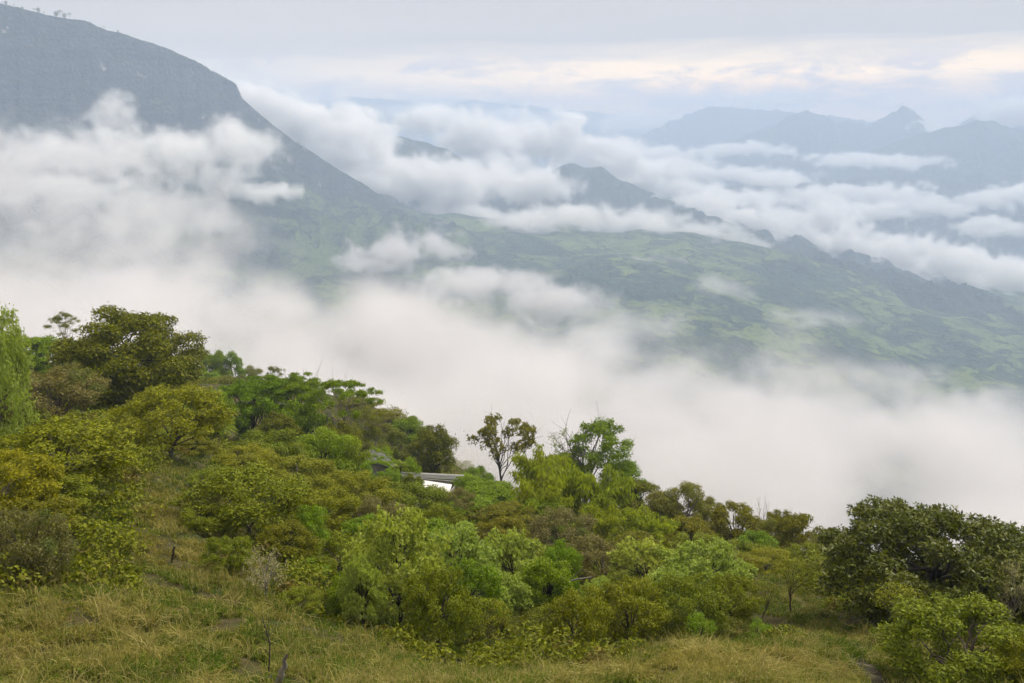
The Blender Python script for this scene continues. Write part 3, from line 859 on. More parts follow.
def leaves(rng, lobes, per, size, asp=.45, flat=.75, upb=.5, droop=0.0, shellw=.35, spray=0, sprayr=.25):
    """leaf faces through each lobe's volume, most of them near its upper skin; spray > 0 gathers them in rosettes"""
    C, U, Wd = [], [], []
    for p, r in lobes:
        n = int(per * (r ** 2))
        if spray:
            m = max(3, n // spray)
        else:
            m = n
        d = unit(rng.normal(size=(m, 3)) + np.array([0, 0, upb]))
        rr = r * (1 - shellw * rng.random(m) ** 1.3)[:, None] * (1 + .16 * rng.normal(size=m))[:, None]
        q = p + d * rr * np.array([1, 1, flat])
        if spray:
            q = np.repeat(q, spray, 0)
            d = np.repeat(d, spray, 0)
            u = unit(rng.normal(size=(len(q), 3)) + d * .7 + np.array([0, 0, -droop]))
            q = q + u * sprayr * (.5 + .5 * rng.random(len(q)))[:, None]
            nrm = unit(np.cross(u, unit(rng.normal(size=(len(q), 3)) * .6 + np.array([0, 0, 1]))))
            w = nrm
        else:
            nr = unit(d * .8 + rng.normal(size=(len(q), 3)) * .75 + np.array([0, 0, .45]))
            u = unit(np.cross(nr, rng.normal(size=(len(q), 3))) + np.array([0, 0, -droop]))
            w = unit(np.cross(nr, u))
        s = size * (.65 + .7 * rng.random(len(q)))[:, None]
        C.append(q); U.append(u * s); Wd.append(w * s * asp)
    return quads(np.concatenate(C), np.concatenate(U), np.concatenate(Wd))


KIND = {}       # kind -> (list of (crown mesh, trunk mesh or None), natural height, natural width, object name)


def proto(kind, name, leafm, barkm, H0, W0, crown, trunk):
    i = len(KIND.setdefault(kind, []))
    cm_ = bpy.data.meshes.new(name + '_crown')
    o = mesh_obj('crown', crown[0], crown[1], leafm, smooth=False)
    me = o.data
    bpy.data.objects.remove(o)
    H0 = float(np.percentile(crown[0][:, 2], 99.6))
    W0 = 2 * float(np.percentile(np.hypot(crown[0][:, 0], crown[0][:, 1]), 97))
    tm = None
    if trunk is not None:
        o = mesh_obj('trunk', trunk[0], trunk[1], barkm)
        tm = o.data
        bpy.data.objects.remove(o)
    bpy.data.meshes.remove(cm_)
    KIND[kind].append((me, tm, H0, W0, name))


def canonical(kind, n, seed0, f):
    for i in range(n):
        f(np.random.default_rng(seed0 + i))


def mk_feather(kind, leaf, bark, n, dense=1.0, name='feathery_tree', low=False, seed=100):
    def f(r):
        H0, W0 = 4.6, 6.0
        lb = lobes_of(r, 48 if not low else 60, (0, 0, 2.75 if not low else 2.1), (2.55, 2.55, 1.5 if not low else 2.0), .58, minsep=.40, shell=.55, bottom=-.6 if not low else -.95)
        cr = leaves(r, lb, 900 * dense, .17, .38, .80, .5, .1, .55)
        # thin sprays that break the outline
        sp = [(p + unit(p - np.array([0, 0, 2.2])) * rr * r.uniform(.6, 1.1), rr * .4) for p, rr in lb]
        c2 = leaves(r, sp, 500 * dense, .17, .3, .8, .2, .0, .9)
        tr = limbs(r, [p for p, _ in lb][:16], 2.0, .13, (r.uniform(-.4, .4), r.uniform(-.3, .3)), .3, 4)
        proto(kind, name, LM[leaf], bark, H0, W0, join([cr, c2]), tr)
    canonical(kind, n, seed, f)


def mk_round(kind, leaf, bark, n, H0=9.0, W0=9.5, nl=34, rl=1.35, per=330, size=.19, seed=200, name='broadleaf_tree', cz=.58, rz=.40, flat=.7, asp=.5, shellw=.5, sep=.45, low=-.5, droop=.1, r0=.28, spray=0, sprayr=.2, tw=3):
    def f(r):
        lb = lobes_of(r, nl, (0, 0, H0 * cz), (W0 * .5 - rl * .6, W0 * .5 - rl * .6, H0 * rz - rl * .4), rl, minsep=sep, shell=.5, bottom=low)
        cr = leaves(r, lb, per, size, asp, flat, .5, droop, shellw, spray, sprayr)
        tr = limbs(r, [p for p, _ in lb][:18], H0 * .5, r0, (r.uniform(-.5, .5), r.uniform(-.3, .3)), .3, tw)
        proto(kind, name, LM[leaf], bark, H0, W0, cr, tr)
    canonical(kind, n, seed, f)


def mk_palm(r, nfr, L, droop, leafm, width=.35, start=(0, 0, 0), nleaf=26, sweep=1.0, el=(.35, 1.0)):
    C, U, Wd, st = [], [], [], []
    for i in range(nfr):
        a = 2 * math.pi * (i + r.random() * .6) / nfr
        el0 = r.uniform(.35, 1.0)
        l = L * r.uniform(.8, 1.1)
        u = np.linspace(0, 1, 12)
        rad = l * u * math.cos(el0 * .6)
        z = l * (u * math.sin(el0) - droop * u ** 2)
        path = np.stack([np.cos(a) * rad, np.sin(a) * rad, z], 1) + start
        st.append(tube(path, .025, .008, 4))
        tu = np.linspace(.12, 1, nleaf)
        for side in (-1, 1):
            q = np.stack([np.interp(tu, u, path[:, k]) for k in range(3)], 1)
            out = np.stack([-np.sin(a) * np.ones(nleaf), np.cos(a) * np.ones(nleaf), -.35 * np.ones(nleaf)], 1) * side
            out[:, 2] = -.3 + .15 * r.random(nleaf)
            out = unit(out + np.array([np.cos(a), np.sin(a), 0]) * .5)
            ll = width * np.sin(np.clip(tu * 1.05, 0, 1) * math.pi) ** .6 + .05
            C.append(q + out * ll[:, None] * .5); U.append(out * ll[:, None])
            Wd.append(np.repeat(np.array([[np.cos(a), np.sin(a), .2]]), nleaf, 0) * .07 * sweep)
    return quads(np.concatenate(C), np.concatenate(U), np.concatenate(Wd)), join(st)


def mk_bamboo(kind, leaf, n, seed=300, name='bamboo_clump', H0=8.0, W0=6.5):
    def f(r):
        C, U, Wd, st = [], [], [], []
        for i in range(26):
            a = r.random() * 2 * math.pi
            lean = r.uniform(.3, 1.0) * W0 * .48
            h = H0 * r.uniform(.72, 1.0)
            u = np.linspace(0, 1, 14)
            x = np.cos(a) * lean * u ** 2.2
            y = np.sin(a) * lean * u ** 2.2
            z = h * (u - .26 * np.clip(u - .55, 0, 1) ** 1.3 * 3 * lean / (W0 * .48))
            path = np.stack([x, y, z], 1) + np.array([r.normal() * .3, r.normal() * .3, -.3])
            st.append(tube(path, .05, .012, 5))
            m = 300
            q = r.random(m) ** .7 * .85 + .15
            p = np.stack([np.interp(q, u, path[:, k]) for k in range(3)], 1)
            d = r.normal(size=(m, 3)) * np.array([1, 1, .55])
            off = unit(d) * (.18 + .62 * r.random(m))[:, None] * (1.15 - .4 * q)[:, None]
            off[:, 2] -= .32 * np.linalg.norm(off[:, :2], axis=1)
            uu = unit(off * .8 + np.array([0, 0, -.75]) + r.normal(size=(m, 3)) * .25)
            ww = unit(np.cross(uu, r.normal(size=(m, 3))))
            s = (.36 + .2 * r.random(m))[:, None]
            C.append(p + off); U.append(uu * s); Wd.append(ww * s * .24)
        proto(kind, name, LM[leaf], B_grey, H0, W0, quads(np.concatenate(C), np.concatenate(U), np.concatenate(Wd)), join(st))
    canonical(kind, n, seed, f)


def mk_pads(kind, leaf, bark, n, H0, W0, npad, padr, per, size, seed, name, z0=.45, r0=.2, flat=.36, bare=0, asp=.45):
    """flat layered pads of foliage with sky between them"""
    def f(r):
        pads, tips = [], []
        for i in range(npad):
            a = 2 * math.pi * i * .382 + r.normal() * .3
            t = (i + .5) / npad
            rr = W0 * .5 * math.sqrt(t) * .86
            z = H0 * (z0 + (1 - z0) * (1 - .55 * t ** 1.5) * r.uniform(.82, 1.0)) - padr * .2
            c = np.array([math.cos(a) * rr, math.sin(a) * rr, z])
            tips.append(c)
            for _ in range(5):
                pads.append((c + r.normal(size=3) * np.array([padr * .6, padr * .6, padr * .12]), padr * r.uniform(.45, .8)))
        cr = leaves(r, pads, per, size, asp, flat, .4, .1, .8)
        tr = limbs(r, tips, H0 * .55, r0, (r.uniform(-.6, .6), 0), .35, 4)
        proto(kind, name, LM[leaf], bark, H0, W0, cr, tr)
    canonical(kind, n, seed, f)


def mk_bare(kind, bark, n, H0, W0, seed, name='bare_tree', ntip=14, tw=5):
    def f(r):
        lb = lobes_of(r, ntip, (0, 0, H0 * .66), (W0 * .42, W0 * .42, H0 * .3), .3, minsep=.6, shell=.6, bottom=-.3)
        tr = limbs(r, [p for p, _ in lb], H0 * .5, H0 * .018, (r.uniform(-.3, .3), 0), .25, tw, 5)
        tw_ = leaves(r, lb, 260, .16, .10, 1, .4, -.4, 1.0)
        proto(kind, name, LM['silver'], bark, H0, W0, tw_, tr)
    canonical(kind, n, seed, f)


mk_feather('feather', 'olive', B_brown, 3, 1.15, seed=101)
mk_feather('feather_yellow', 'olive2', B_brown, 2, 1.15, seed=111)
mk_feather('feather_brown', 'brown', B_brown, 2, .9, seed=121)
mk_feather('scrub', 'olive', B_brown, 2, 1.2, name='feathery_bush', low=True, seed=131)
mk_feather('scrub_yellow', 'olive2', B_brown, 2, 1.2, name='feathery_bush', low=True, seed=141)
mk_feather('scrub_brown', 'brown', B_brown, 2, .9, name='feathery_bush', low=True, seed=151)
mk_round('dark', 'dark', B_dark, 1, 9.0, 10.5, 85, 1.05, 620, .22, seed=205, cz=.50, rz=.48, sep=.36, low=-.95, flat=.62)
mk_round('round', 'green', B_dark, 2, 7.5, 7.0, 46, .85, 560, .23, seed=211, sep=.40, low=-.95, cz=.5, rz=.48)
mk_round('round_dark', 'dark', B_dark, 2, 7.5, 7.0, 46, .85, 560, .22, seed=221, sep=.40, low=-.95, cz=.5, rz=.48)
mk_round('round_grey', 'grey', B_grey, 2, 8.0, 6.6, 52, .75, 620, .20, seed=231, sep=.40, low=-.95, cz=.5, rz=.48)
mk_round('bright', 'bright', B_dark, 2, 4.5, 5.0, 34, .62, 900, .15, seed=241, name='broadleaf_bush', cz=.5, rz=.46, sep=.40, low=-.95, r0=.1)
mk_round('pale', 'pale', B_dark, 3, 6.0, 6.4, 58, .60, 640, .25, seed=251, name='pale_leaved_tree', sep=.48, low=-.9, flat=.85, asp=.42, spray=11, sprayr=.17, r0=.15, cz=.54, rz=.44)
mk_round('mango', 'glossy', B_dark, 1, 6.8, 11.0, 170, .72, 1100, .22, seed=261, name='broadleaf_tree', sep=.40, low=-1, flat=.8, asp=.36, spray=10, sprayr=.20, r0=.3, cz=.50, rz=.47, droop=.5, tw=0)
mk_round('mango_small', 'glossy', B_dark, 1, 5.0, 5.5, 60, .62, 900, .25, seed=265, name='broadleaf_tree', sep=.42, low=-1, flat=.8, asp=.36, spray=10, sprayr=.20, r0=.2, cz=.50, rz=.47, droop=.5, tw=0)
mk_round('silver', 'silver', B_grey, 1, 2.6, 2.4, 26, .32, 700, .10, seed=271, name='silvery_bush', sep=.5, low=-.7, asp=.35, spray=6, sprayr=.12, r0=.05, cz=.55, rz=.42, tw=5)
mk_round('bush', 'shade', B_dark, 3, 2.6, 3.6, 26, .52, 900, .11, seed=281, name='leafy_bush', sep=.4, low=-.9, r0=.06, cz=.45, rz=.48)
mk_round('bush_green', 'bright', B_dark, 2, 2.2, 2.6, 22, .40, 900, .12, seed=285, name='leafy_bush', sep=.4, low=-.9, r0=.05, cz=.45, rz=.48)
mk_round('sapling', 'olive', B_brown, 2, 4.2, 2.6, 20, .42, 700, .09, seed=291, name='slender_tree', sep=.5, low=-.6, r0=.055, cz=.68, rz=.30, tw=4)
mk_bamboo('bamboo', 'bamboo', 3)
mk_feather('plume_tree', 'plume', B_brown, 1, 1.0, name='pale_feathery_tree', low=True, seed=161)
mk_bamboo('plume', 'plume', 1, 320, 'bamboo_clump', 5.5, 6.5)
mk_round('umbrella', 'dark', B_dark, 1, H0=9.5, W0=8.6, nl=34, rl=.62, per=520, size=.26, seed=401, name='umbrella_tree', cz=.72, rz=.26, sep=.62, low=-.75, flat=.8, r0=.15, spray=7, sprayr=.22)
mk_pads('layered', 'green', B_dark, 2, 9.0, 10.0, 26, 1.3, 480, .20, 411, 'layered_tree', .5, .2, .2)
mk_pads('open', 'grey', B_grey, 2, 7.5, 6.5, 14, .85, 330, .15, 421, 'thin_crowned_tree', .45, .11, .4)
mk_pads('leaning', 'green', B_grey, 1, 9.0, 9.5, 13, .95, 520, .20, 441, 'layered_tree', .5, .16, .32)
mk_bare('bare', B_grey, 2, 8.0, 5.5, 431)
r = np.random.default_rng(77)
fr, fs = mk_palm(r, 18, 2.3, .62, None, .55, (0, 0, 2.6), 34)
tk = tube([(0, 0, -.4), (.08, 0, 1.2), (0, .05, 2.65)], .16, .12, 7)
proto('fern', 'tree_fern', LM['bamboo'], B_dark, 4.0, 4.3, fr, join([fs, tk]))
fr, fs = mk_palm(r, 26, 2.6, .45, None, .60, (0, 0, 2.4), 60, .42)
proto('pale_fern', 'tree_fern', LM['plume'], B_brown, 4.0, 4.3, fr, join([fs, tk]))
# the half-bare tree: leafy limbs on one side, naked ones on the other
r = np.random.default_rng(505)
lb = lobes_of(r, 44, (1.3, 0, 5.6), (3.2, 2.8, 3.1), .72, minsep=.46, shell=.5, bottom=-.6)
lb2 = lobes_of(r, 10, (-2.2, 0, 6.2), (1.7, 1.8, 1.9), .5, minsep=.5, shell=.5, bottom=-.4)
cr = leaves(r, lb, 420, .22, .5, .75, .5, .1, .5)
tr = limbs(r, [p for p, _ in lb][:16] + [p for p, _ in lb2], 4.2, .2, (0, 0), .3, 4)
c2 = leaves(r, lb2, 260, .16, .35, 1, .3, .1, .9)
cr = join([cr, c2])
proto('half_bare', 'half_bare_tree', LM['green'], B_grey, 9.4, 9.4, cr, tr)

ROT = np.random.default_rng(3)
ALL = []


def plant(kind, px, top, y, w, label, cat='tree', group=None, var=None, rz=None, hmax=None):
    """stand a plant on the slope y metres out; `top` and `w` give its height and spread as seen"""
    lib = KIND[kind]
    me, tm, H0, W0, name = lib[(len(ALL) if var is None else var) % len(lib)]
    P = at(px, top, y)
    gz = float(hill_z(np.array([P[0]]), np.array([y]))[0])
    h = P[2] - gz
    wm = w * y / F * 1.02
    if h < .35 * wm: h = .35 * wm; gz = P[2] - h
    if hmax and h > hmax: gz = P[2] - hmax; h = hmax
    s = wm / W0
    e = empty(name, (P[0], y, gz), ROT.random() * 6.28 if rz is None else rz, (s, s, h / H0))
    for nm, m_ in (('crown', me), ('trunk', tm)):
        if m_ is None: continue
        c = bpy.data.objects.new(nm, m_)
        COL.objects.link(c)
        c.parent = e
    tag(e, label, cat, group)
    ALL.append((e, P[0], y, wm))
    return e
if FG:
    undergrowth('undergrowth', 'tangled leafy undergrowth between the trees of the slope', 2600, 28, 330, .45, 1.6, 420, .15, leaf_mat('tangle_leaves', (.085, .115, .011), .48, (1.5, 1.25, .7), .22, alt=(.15, .115, .035), altp=.06), 21,
                lambda x, y, q: ~openslope(x, y, q * .6) & (q < np.clip(y / 60, .5, 1)))
    G1 = 'trees on the left shoulder of the hill'
    plant('plume_tree', -30, 298, 46, 104, 'pale yellow-green feathery tree cut by the left edge')
    plant('dark', 122, 311, 98, 142, 'largest tree on the left, dark olive, broad domed crown', 'tree', rz=.4)
    plant('round', 16, 336, 150, 60, 'green tree on the skyline behind the pale feathery tree', group=G1)
    plant('open', 62, 312, 150, 34, 'small pale thin tree on the skyline left of the big dark tree', group=G1)
    plant('round', 42, 338, 128, 70, 'dark green tree just left of the big dark tree', group=G1)
    plant('round', 78, 345, 118, 50, 'small round tree tucked against the left side of the big dark tree', group=G1)
    plant('scrub_yellow', -25, 372, 74, 90, 'olive bush under the pale feathery tree', 'bush')
    plant('feather_brown', 48, 370, 72, 108, 'brown-olive domed tree below and left of the big dark tree')
    plant('feather_yellow', 165, 390, 66, 122, 'flat olive tree with crooked dark trunks above the grass slope', rz=1.0)
    plant('scrub', 118, 415, 78, 70, 'olive bush directly under the big dark tree', 'bush')
    plant('fern', 217, 421, 84, 42, 'bright tree fern with arching fronds among olive trees', 'tree fern')
    plant('round_dark', 172, 372, 118, 52, 'dark tree hugging the right side of the big dark tree')
    plant('round', 205, 390, 108, 60, 'green tree right behind the tree fern')
    G2 = 'trees fading into the mist on the far spur'
    plant('round_grey', 176, 334, 255, 34, 'misty grey tree just right of the big dark crown', group=G2)
    plant('round_grey', 196, 345, 250, 32, 'second misty tree down the fogged spur', group=G2)
    plant('round', 214, 352, 245, 32, 'misty dark green tree in the middle of the fogged spur', group=G2)
    plant('round', 230, 353, 245, 34, 'misty dark tree with a notched top on the fogged spur', group=G2)
    plant('round_grey', 250, 366, 240, 30, 'low misty tree at the right end of the fogged spur', group=G2)
    plant('open', 273, 366, 240, 22, 'tiny pale misty tree poking over the layered trees', group=G2)
    plant('round_grey', 455, 462, 200, 40, 'faint foggy tree behind the white roofed house', group=G2)
    plant('round_grey', 478, 470, 195, 30, 'fainter foggy tree left of the umbrella tree', group=G2)
    plant('round', 160, 358, 190, 40, 'green tree low behind the right flank of the big dark tree', group=G2)
    plant('round', 200, 372, 200, 44, 'green tree at the foot of the fogged spur', group=G2)
    plant('round_dark', 222, 378, 195, 40, 'dark tree at the foot of the fogged spur', group=G2)
    plant('round', 243, 382, 190, 36, 'green tree where the fogged spur meets the layered trees', group=G2)
    plant('round', 262, 384, 180, 40, 'green tree just behind the first layered tree', group=G2)
    plant('round_grey', 385, 408, 175, 44, 'olive tree on the brow above the arched shed', group=G2)
    plant('round', 408, 418, 170, 40, 'green tree on the brow behind the brownish round tree', group=G2)
    plant('round_dark', 358, 398, 185, 44, 'dark tree on the brow right behind the leaning layered tree', group=G2)
    G3 = 'layered trees at the brow of the hill'
    plant('layered', 252, 378, 122, 76, 'green layered tree with a dark trunk left of the arched branches', group=G3, rz=.2)
    plant('layered', 296, 376, 126, 70, 'taller layered tree with a flat top on the skyline', group=G3, rz=2)
    plant('leaning', 338, 380, 118, 84, 'leaning layered tree with long open branches on the skyline', group=G3, rz=4)
    plant('round', 262, 400, 118, 60, 'dense green tree filling in under the first layered tree', group=G3)
    plant('round', 300, 402, 118, 60, 'dense green tree under the taller layered tree', group=G3)
    plant('round_dark', 335, 424, 112, 50, 'dark green tree under the leaning layered tree', group=G3)
    plant('round_grey', 374, 428, 130, 40, 'olive tree between the layered trees and the arched shed', group=G3)
    plant('open', 366, 408, 132, 50, 'thin crowned tree on the skyline right of the layered trees')
    plant('open', 345, 420, 128, 40, 'sparse pale tree between layered trees and bright shrub')
    plant('round_dark', 275, 415, 110, 50, 'dark bushy tree below the layered trees')
    plant('round_grey', 394, 430, 134, 40, 'brownish round tree left of the olive round tree by the house')
    plant('round_dark', 432, 427, 136, 50, 'olive round tree on the skyline behind the house')
    plant('round_grey', 415, 443, 134, 34, 'small grey-green tree between two round trees behind the house')
    plant('bright', 318, 430, 92, 66, 'bright green rounded bush below the layered trees', 'bush')
    plant('bamboo', 345, 440, 94, 40, 'small bright bamboo beside the rounded bright bush', 'bamboo')
    plant('bright', 380, 449, 112, 40, 'bright green bush growing over the arched roof', 'bush')
    plant('bush_green', 408, 458, 112, 30, 'small bright bush between the arched roof and the house', 'bush')
    plant('bush_green', 352, 466, 100, 34, 'bright leafy bush in front of the arched roof', 'bush')
    plant('fern', 400, 462, 106, 22, 'little bright fern beside the end of the arched roof', 'tree fern')
    G4 = 'olive scrub across the middle of the slope'
    SCR = [('scrub', 268, 432, 84, 76, 'olive bush left of the bright rounded bush'),
           ('scrub_yellow', 236, 448, 72, 84, 'orange-tinged olive bush right of the crooked trunks'),
           ('scrub', 300, 462, 74, 90, 'wide olive bush below the bright rounded bush'),
           ('scrub_yellow', 352, 478, 72, 86, 'yellow-olive bush below the arched roof'),
           ('scrub', 410, 488, 74, 84, 'olive bush just below the house'),
           ('scrub_brown', 372, 500, 60, 80, 'browner bush in the middle of the scrub'),
           ('scrub_yellow', 320, 492, 58, 80, 'yellow-olive bush above the bright vine mound'),
           ('scrub', 440, 505, 66, 60, 'olive bush between the house and the pale trees'),
           ('scrub_brown', 455, 492, 84, 50, 'small brownish bush right below the white roof')]
    for kd, px, tp, y, w, lb in SCR:
        plant(kd, px, tp, y, w, lb, 'bush', G4)
    plant('feather', 244, 470, 46, 128, 'large feathery olive tree right of the open grass slope', rz=2.2)
    plant('scrub', 205, 505, 44, 60, 'low olive bush at the foot of the large feathery tree', 'bush')
    plant('silver', 262, 550, 34, 52, 'pale silvery bush with thin grey leaves', 'bush')
    plant('bright', 305, 508, 46, 50, 'bright green vine covered mound in the scrub', 'bush')
    plant('bush_green', 312, 560, 42, 44, 'bright leafy bush under the vine covered mound', 'bush')
    plant('feather_yellow', 48, 428, 44, 168, 'big yellow-olive feathery tree at the left edge above dry bush', rz=.7)
    plant('scrub_yellow', 0, 455, 38, 120, 'yellow-olive bush cut by the left edge', 'bush')
    plant('scrub_brown', 22, 512, 31, 96, 'dry brown feathery bush at the left edge', 'bush')
    plant('bush', 90, 545, 35, 62, 'dark green low bush on the grass slope', 'bush')
    plant('bush', 60, 560, 33, 50, 'dark leafy bush beside the dry brown bush', 'bush')
    plant('bush', 112, 500, 47, 46, 'dark bush at the edge of the open grass slope', 'bush')
    G8 = 'scrub down the left edge of the slope'
    plant('scrub', 38, 478, 40, 110, 'dense olive bush in the left scrub above the dry brown bush', 'bush', G8)
    plant('round_dark', 95, 470, 50, 66, 'dark olive tree at the right end of the left scrub', 'tree', G8)
    plant('scrub', 105, 512, 42, 56, 'low olive bush where the left scrub meets the grass slope', 'bush', G8)
    plant('scrub_brown', 8, 545, 31, 70, 'smaller dry brown bush cut by the left edge', 'bush', G8)
    plant('scrub_yellow', 70, 445, 62, 70, 'yellow-olive bush between the brown-olive domed tree and the left scrub', 'bush', G8)
    plant('scrub', 150, 430, 76, 60, 'olive bush behind the crooked dark trunks', 'bush', G8)
    plant('scrub', 225, 540, 37, 60, 'olive bush left of the pale silvery bush', 'bush', G8)
    plant('round_dark', 285, 525, 43, 60, 'dark bushy tree behind the pale silvery bush', 'tree', G8)
    plant('scrub', 335, 540, 44, 70, 'olive bush between the vine covered mound and the pale green trees', 'bush', G8)
    plant('round', 365, 520, 55, 60, 'green tree behind the smaller greener tree', 'tree', G8)
    for kd, px, tp, y, w, lb, ct in (
            ('scrub', 120, 470, 56, 60, 'olive bush on the upper left border of the open grass slope', 'bush'),
            ('round_dark', 30, 500, 36, 90, 'dark tangled tree behind the dry brown bush', 'tree'),
            ('scrub', 128, 545, 38, 44, 'small olive bush standing out into the grass slope', 'bush'),
            ('scrub', 215, 470, 56, 70, 'olive bush on the right border of the open grass slope', 'bush'),
            ('bright', 345, 575, 36, 44, 'bright leafy bush left of the thick dark trunk', 'bush'),
            ('scrub', 300, 590, 35, 52, 'olive bush below the pale silvery bush', 'bush'),
            ('round', 470, 560, 42, 70, 'green tree behind the slender olive trees', 'tree'),
            ('round', 545, 560, 46, 64, 'green tree left of the fallen branch', 'tree'),
            ('round_dark', 610, 600, 42, 60, 'dark tree behind the feathery olive tree in front', 'tree'),
            ('bright', 560, 545, 52, 50, 'bright bush between the brown-grey bush and the fallen branch', 'bush'),
            ('round', 420, 520, 60, 70, 'green tree above the widest pale green trees', 'tree'),
            ('round_dark', 500, 520, 66, 60, 'dark tree between the pale green trees and the bamboo', 'tree'),
            ('round', 280, 445, 90, 60, 'green tree left of the bright rounded bush', 'tree'),
            ('round_dark', 190, 440, 72, 50, 'dark tree right behind the crooked trunks', 'tree'),
            ('bright', 386, 470, 101, 30, 'bright leafy bush in front of the right foot of the arched shed', 'bush'),
            ('scrub', 412, 474, 103, 26, 'small olive bush in front of the house wall', 'bush'),
            ('bright', 464, 476, 103, 26, 'small bright bush at the right end of the house', 'bush'),
            ('bright', 360, 462, 101, 32, 'leafy bush covering the left side of the arched shed', 'bush'),
            ('round_dark', 690, 520, 82, 60, 'dark tree below the grey-olive pair', 'tree'),
            ('round', 760, 535, 78, 50, 'green tree below the thin pale tree', 'tree')):
        plant(kd, px, tp, y, w, lb, ct, 'plants filling the slope')
    # the middle: skyline trees
    plant('umbrella', 502, 419, 124, 70, 'tall umbrella shaped tree on a thin dark trunk against the fog', rz=1.1)
    plant('half_bare', 586, 421, 118, 88, 'tall round tree with bare grey limbs on its left side', rz=0.0)
    G5 = 'bamboo clumps on the brow of the hill'
    plant('bamboo', 540, 452, 104, 58, 'bamboo clump between the umbrella tree and the half bare tree', 'bamboo', G5)
    plant('bamboo', 568, 464, 92, 62, 'tallest bright bamboo clump below the half bare tree', 'bamboo', G5)
    plant('bamboo', 604, 476, 92, 62, 'drooping bamboo clump right below the half bare tree', 'bamboo', G5)
    plant('bamboo', 540, 480, 84, 58, 'bamboo clump at the left foot of the others', 'bamboo', G5)
    plant('bamboo', 652, 514, 78, 60, 'low arching bamboo clump under the dark round tree', 'bamboo', G5)
    plant('bamboo', 600, 510, 76, 46, 'small bamboo clump above the brown bush', 'bamboo', G5)
    plant('round_dark', 640, 482, 106, 60, 'dark round tree on the skyline right of the bamboo')
    plant('round', 622, 462, 116, 50, 'green tree behind the right flank of the half bare tree')
    plant('round_dark', 668, 500, 100, 50, 'dark low tree between the dark round and grey-olive trees')
    plant('round', 488, 486, 98, 66, 'leafy green tree under the umbrella tree')
    plant('bright', 465, 476, 112, 48, 'bright green bush right of the white roof', 'bush')
    plant('round', 470, 500, 84, 60, 'broad green tree between the house and the bamboo')
    plant('round_dark', 508, 505, 80, 56, 'dark leafed tree left of the brown-grey bush')
    plant('round_grey', 686, 483, 98, 56, 'grey-olive tree with a bumpy pointed top on the skyline')
    plant('round_grey', 712, 500, 100, 40, 'grey-olive tree leaning on the pointed topped tree')
    plant('round_dark', 738, 505, 94, 62, 'olive domed tree with pale trunks showing inside')
    plant('bare', 765, 503, 96, 26, 'thin pale tree with hardly any leaves on the skyline')
    plant('round_grey', 772, 520, 88, 40, 'greyish tree under the thin pale tree')
    plant('round_dark', 800, 515, 86, 54, 'dark olive tree at the right end of the skyline row')
    plant('open', 820, 536, 82, 36, 'last small thin tree before the gap in the skyline')
    plant('open', 706, 500, 103, 34, 'pale lacy tree behind the grey-olive pair')
    plant('scrub_brown', 562, 512, 72, 80, 'brown-grey feathery bush below the bamboo', 'bush')
    plant('scrub_brown', 606, 542, 56, 92, 'large brown bush with a fallen pale branch below it', 'bush')
    plant('scrub', 520, 540, 60, 66, 'olive bush left of the large brown bush', 'bush')
    plant('round_dark', 640, 535, 70, 50, 'dark tree behind the pale green trees on the right')
    plant('scrub', 700, 535, 74, 70, 'olive bush under the pointed topped tree', 'bush')
    plant('scrub_yellow', 770, 553, 62, 60, 'smooth rounded yellow-olive bush left of the huge dark tree', 'bush')
    plant('scrub', 812, 545, 66, 52, 'olive bush touching the left side of the huge dark tree', 'bush')
    plant('scrub', 745, 545, 76, 60, 'olive bush below the olive domed tree', 'bush')
    # pale green trees of the hollow
    G6 = 'pale green trees in the hollow'
    plant('pale', 396, 514, 38, 110, 'pale green tree with the thickest dark trunk in the hollow', group=G6, var=0, rz=1)
    plant('pale', 360, 560, 35, 50, 'small greener tree left of the thick dark trunk', group=G6, var=1)
    plant('pale', 456, 528, 48, 92, 'pale green tree right behind the thick trunked one', group=G6, var=1, rz=2)
    plant('pale', 512, 535, 50, 76, 'pale green tree left of the brown bushes', group=G6, var=2)
    plant('pale', 500, 575, 44, 66, 'low pale green tree hanging over the dark hollow', group=G6, var=0)
    plant('pale', 648, 545, 52, 84, 'pale green tree right of the large brown bush', group=G6, var=2)
    plant('pale', 708, 545, 50, 96, 'widest pale green tree in front of the olive domed tree', group=G6, var=0, rz=3)
    plant('pale', 676, 575, 47, 80, 'low pale green tree between the two on the right', group=G6, var=1)
    plant('pale', 425, 560, 42, 60, 'pale green tree branch of leaves above the small stake', group=G6, var=2)
    # slender olive trees in front
    plant('bright', 330, 455, 98, 40, 'green bush at the right foot of the bright rounded bush', 'bush')
    plant('round', 540, 500, 82, 60, 'green tree left of the brown-grey bush', group=None)
    plant('bright', 478, 468, 118, 34, 'small bright bush at the left foot of the umbrella tree', 'bush')
    plant('round', 560, 455, 116, 50, 'green tree between the umbrella tree and the half bare tree')
    plant('pale', 600, 580, 46, 50, 'small pale green tree at the right end of the fallen branch', group=G6, var=1)
    plant('round_grey', 660, 492, 100, 44, 'grey-olive tree at the left shoulder of the pointed topped tree')
    plant('round_dark', 780, 512, 92, 44, 'dark tree between the thin pale tree and the end of the row')
    G7 = 'slender olive trees along the front of the hollow'
    plant('feather', 440, 572, 34, 84, 'feathery olive tree right of the thick dark trunk', group=G7)
    plant('sapling', 492, 600, 36, 52, 'slender olive tree under the low pale green tree', group=G7)
    plant('feather', 578, 594, 36, 78, 'yellowish small tree with a thin black trunk by the grass', group=G7)
    plant('feather', 628, 585, 39, 92, 'feathery olive tree right of the thin black trunk', group=G7)
    plant('feather', 690, 580, 40, 88, 'feathery olive tree behind the bright weed', group=G7)
    plant('feather', 735, 578, 44, 62, 'dark stemmed olive tree left of the grassy gap', group=G7)
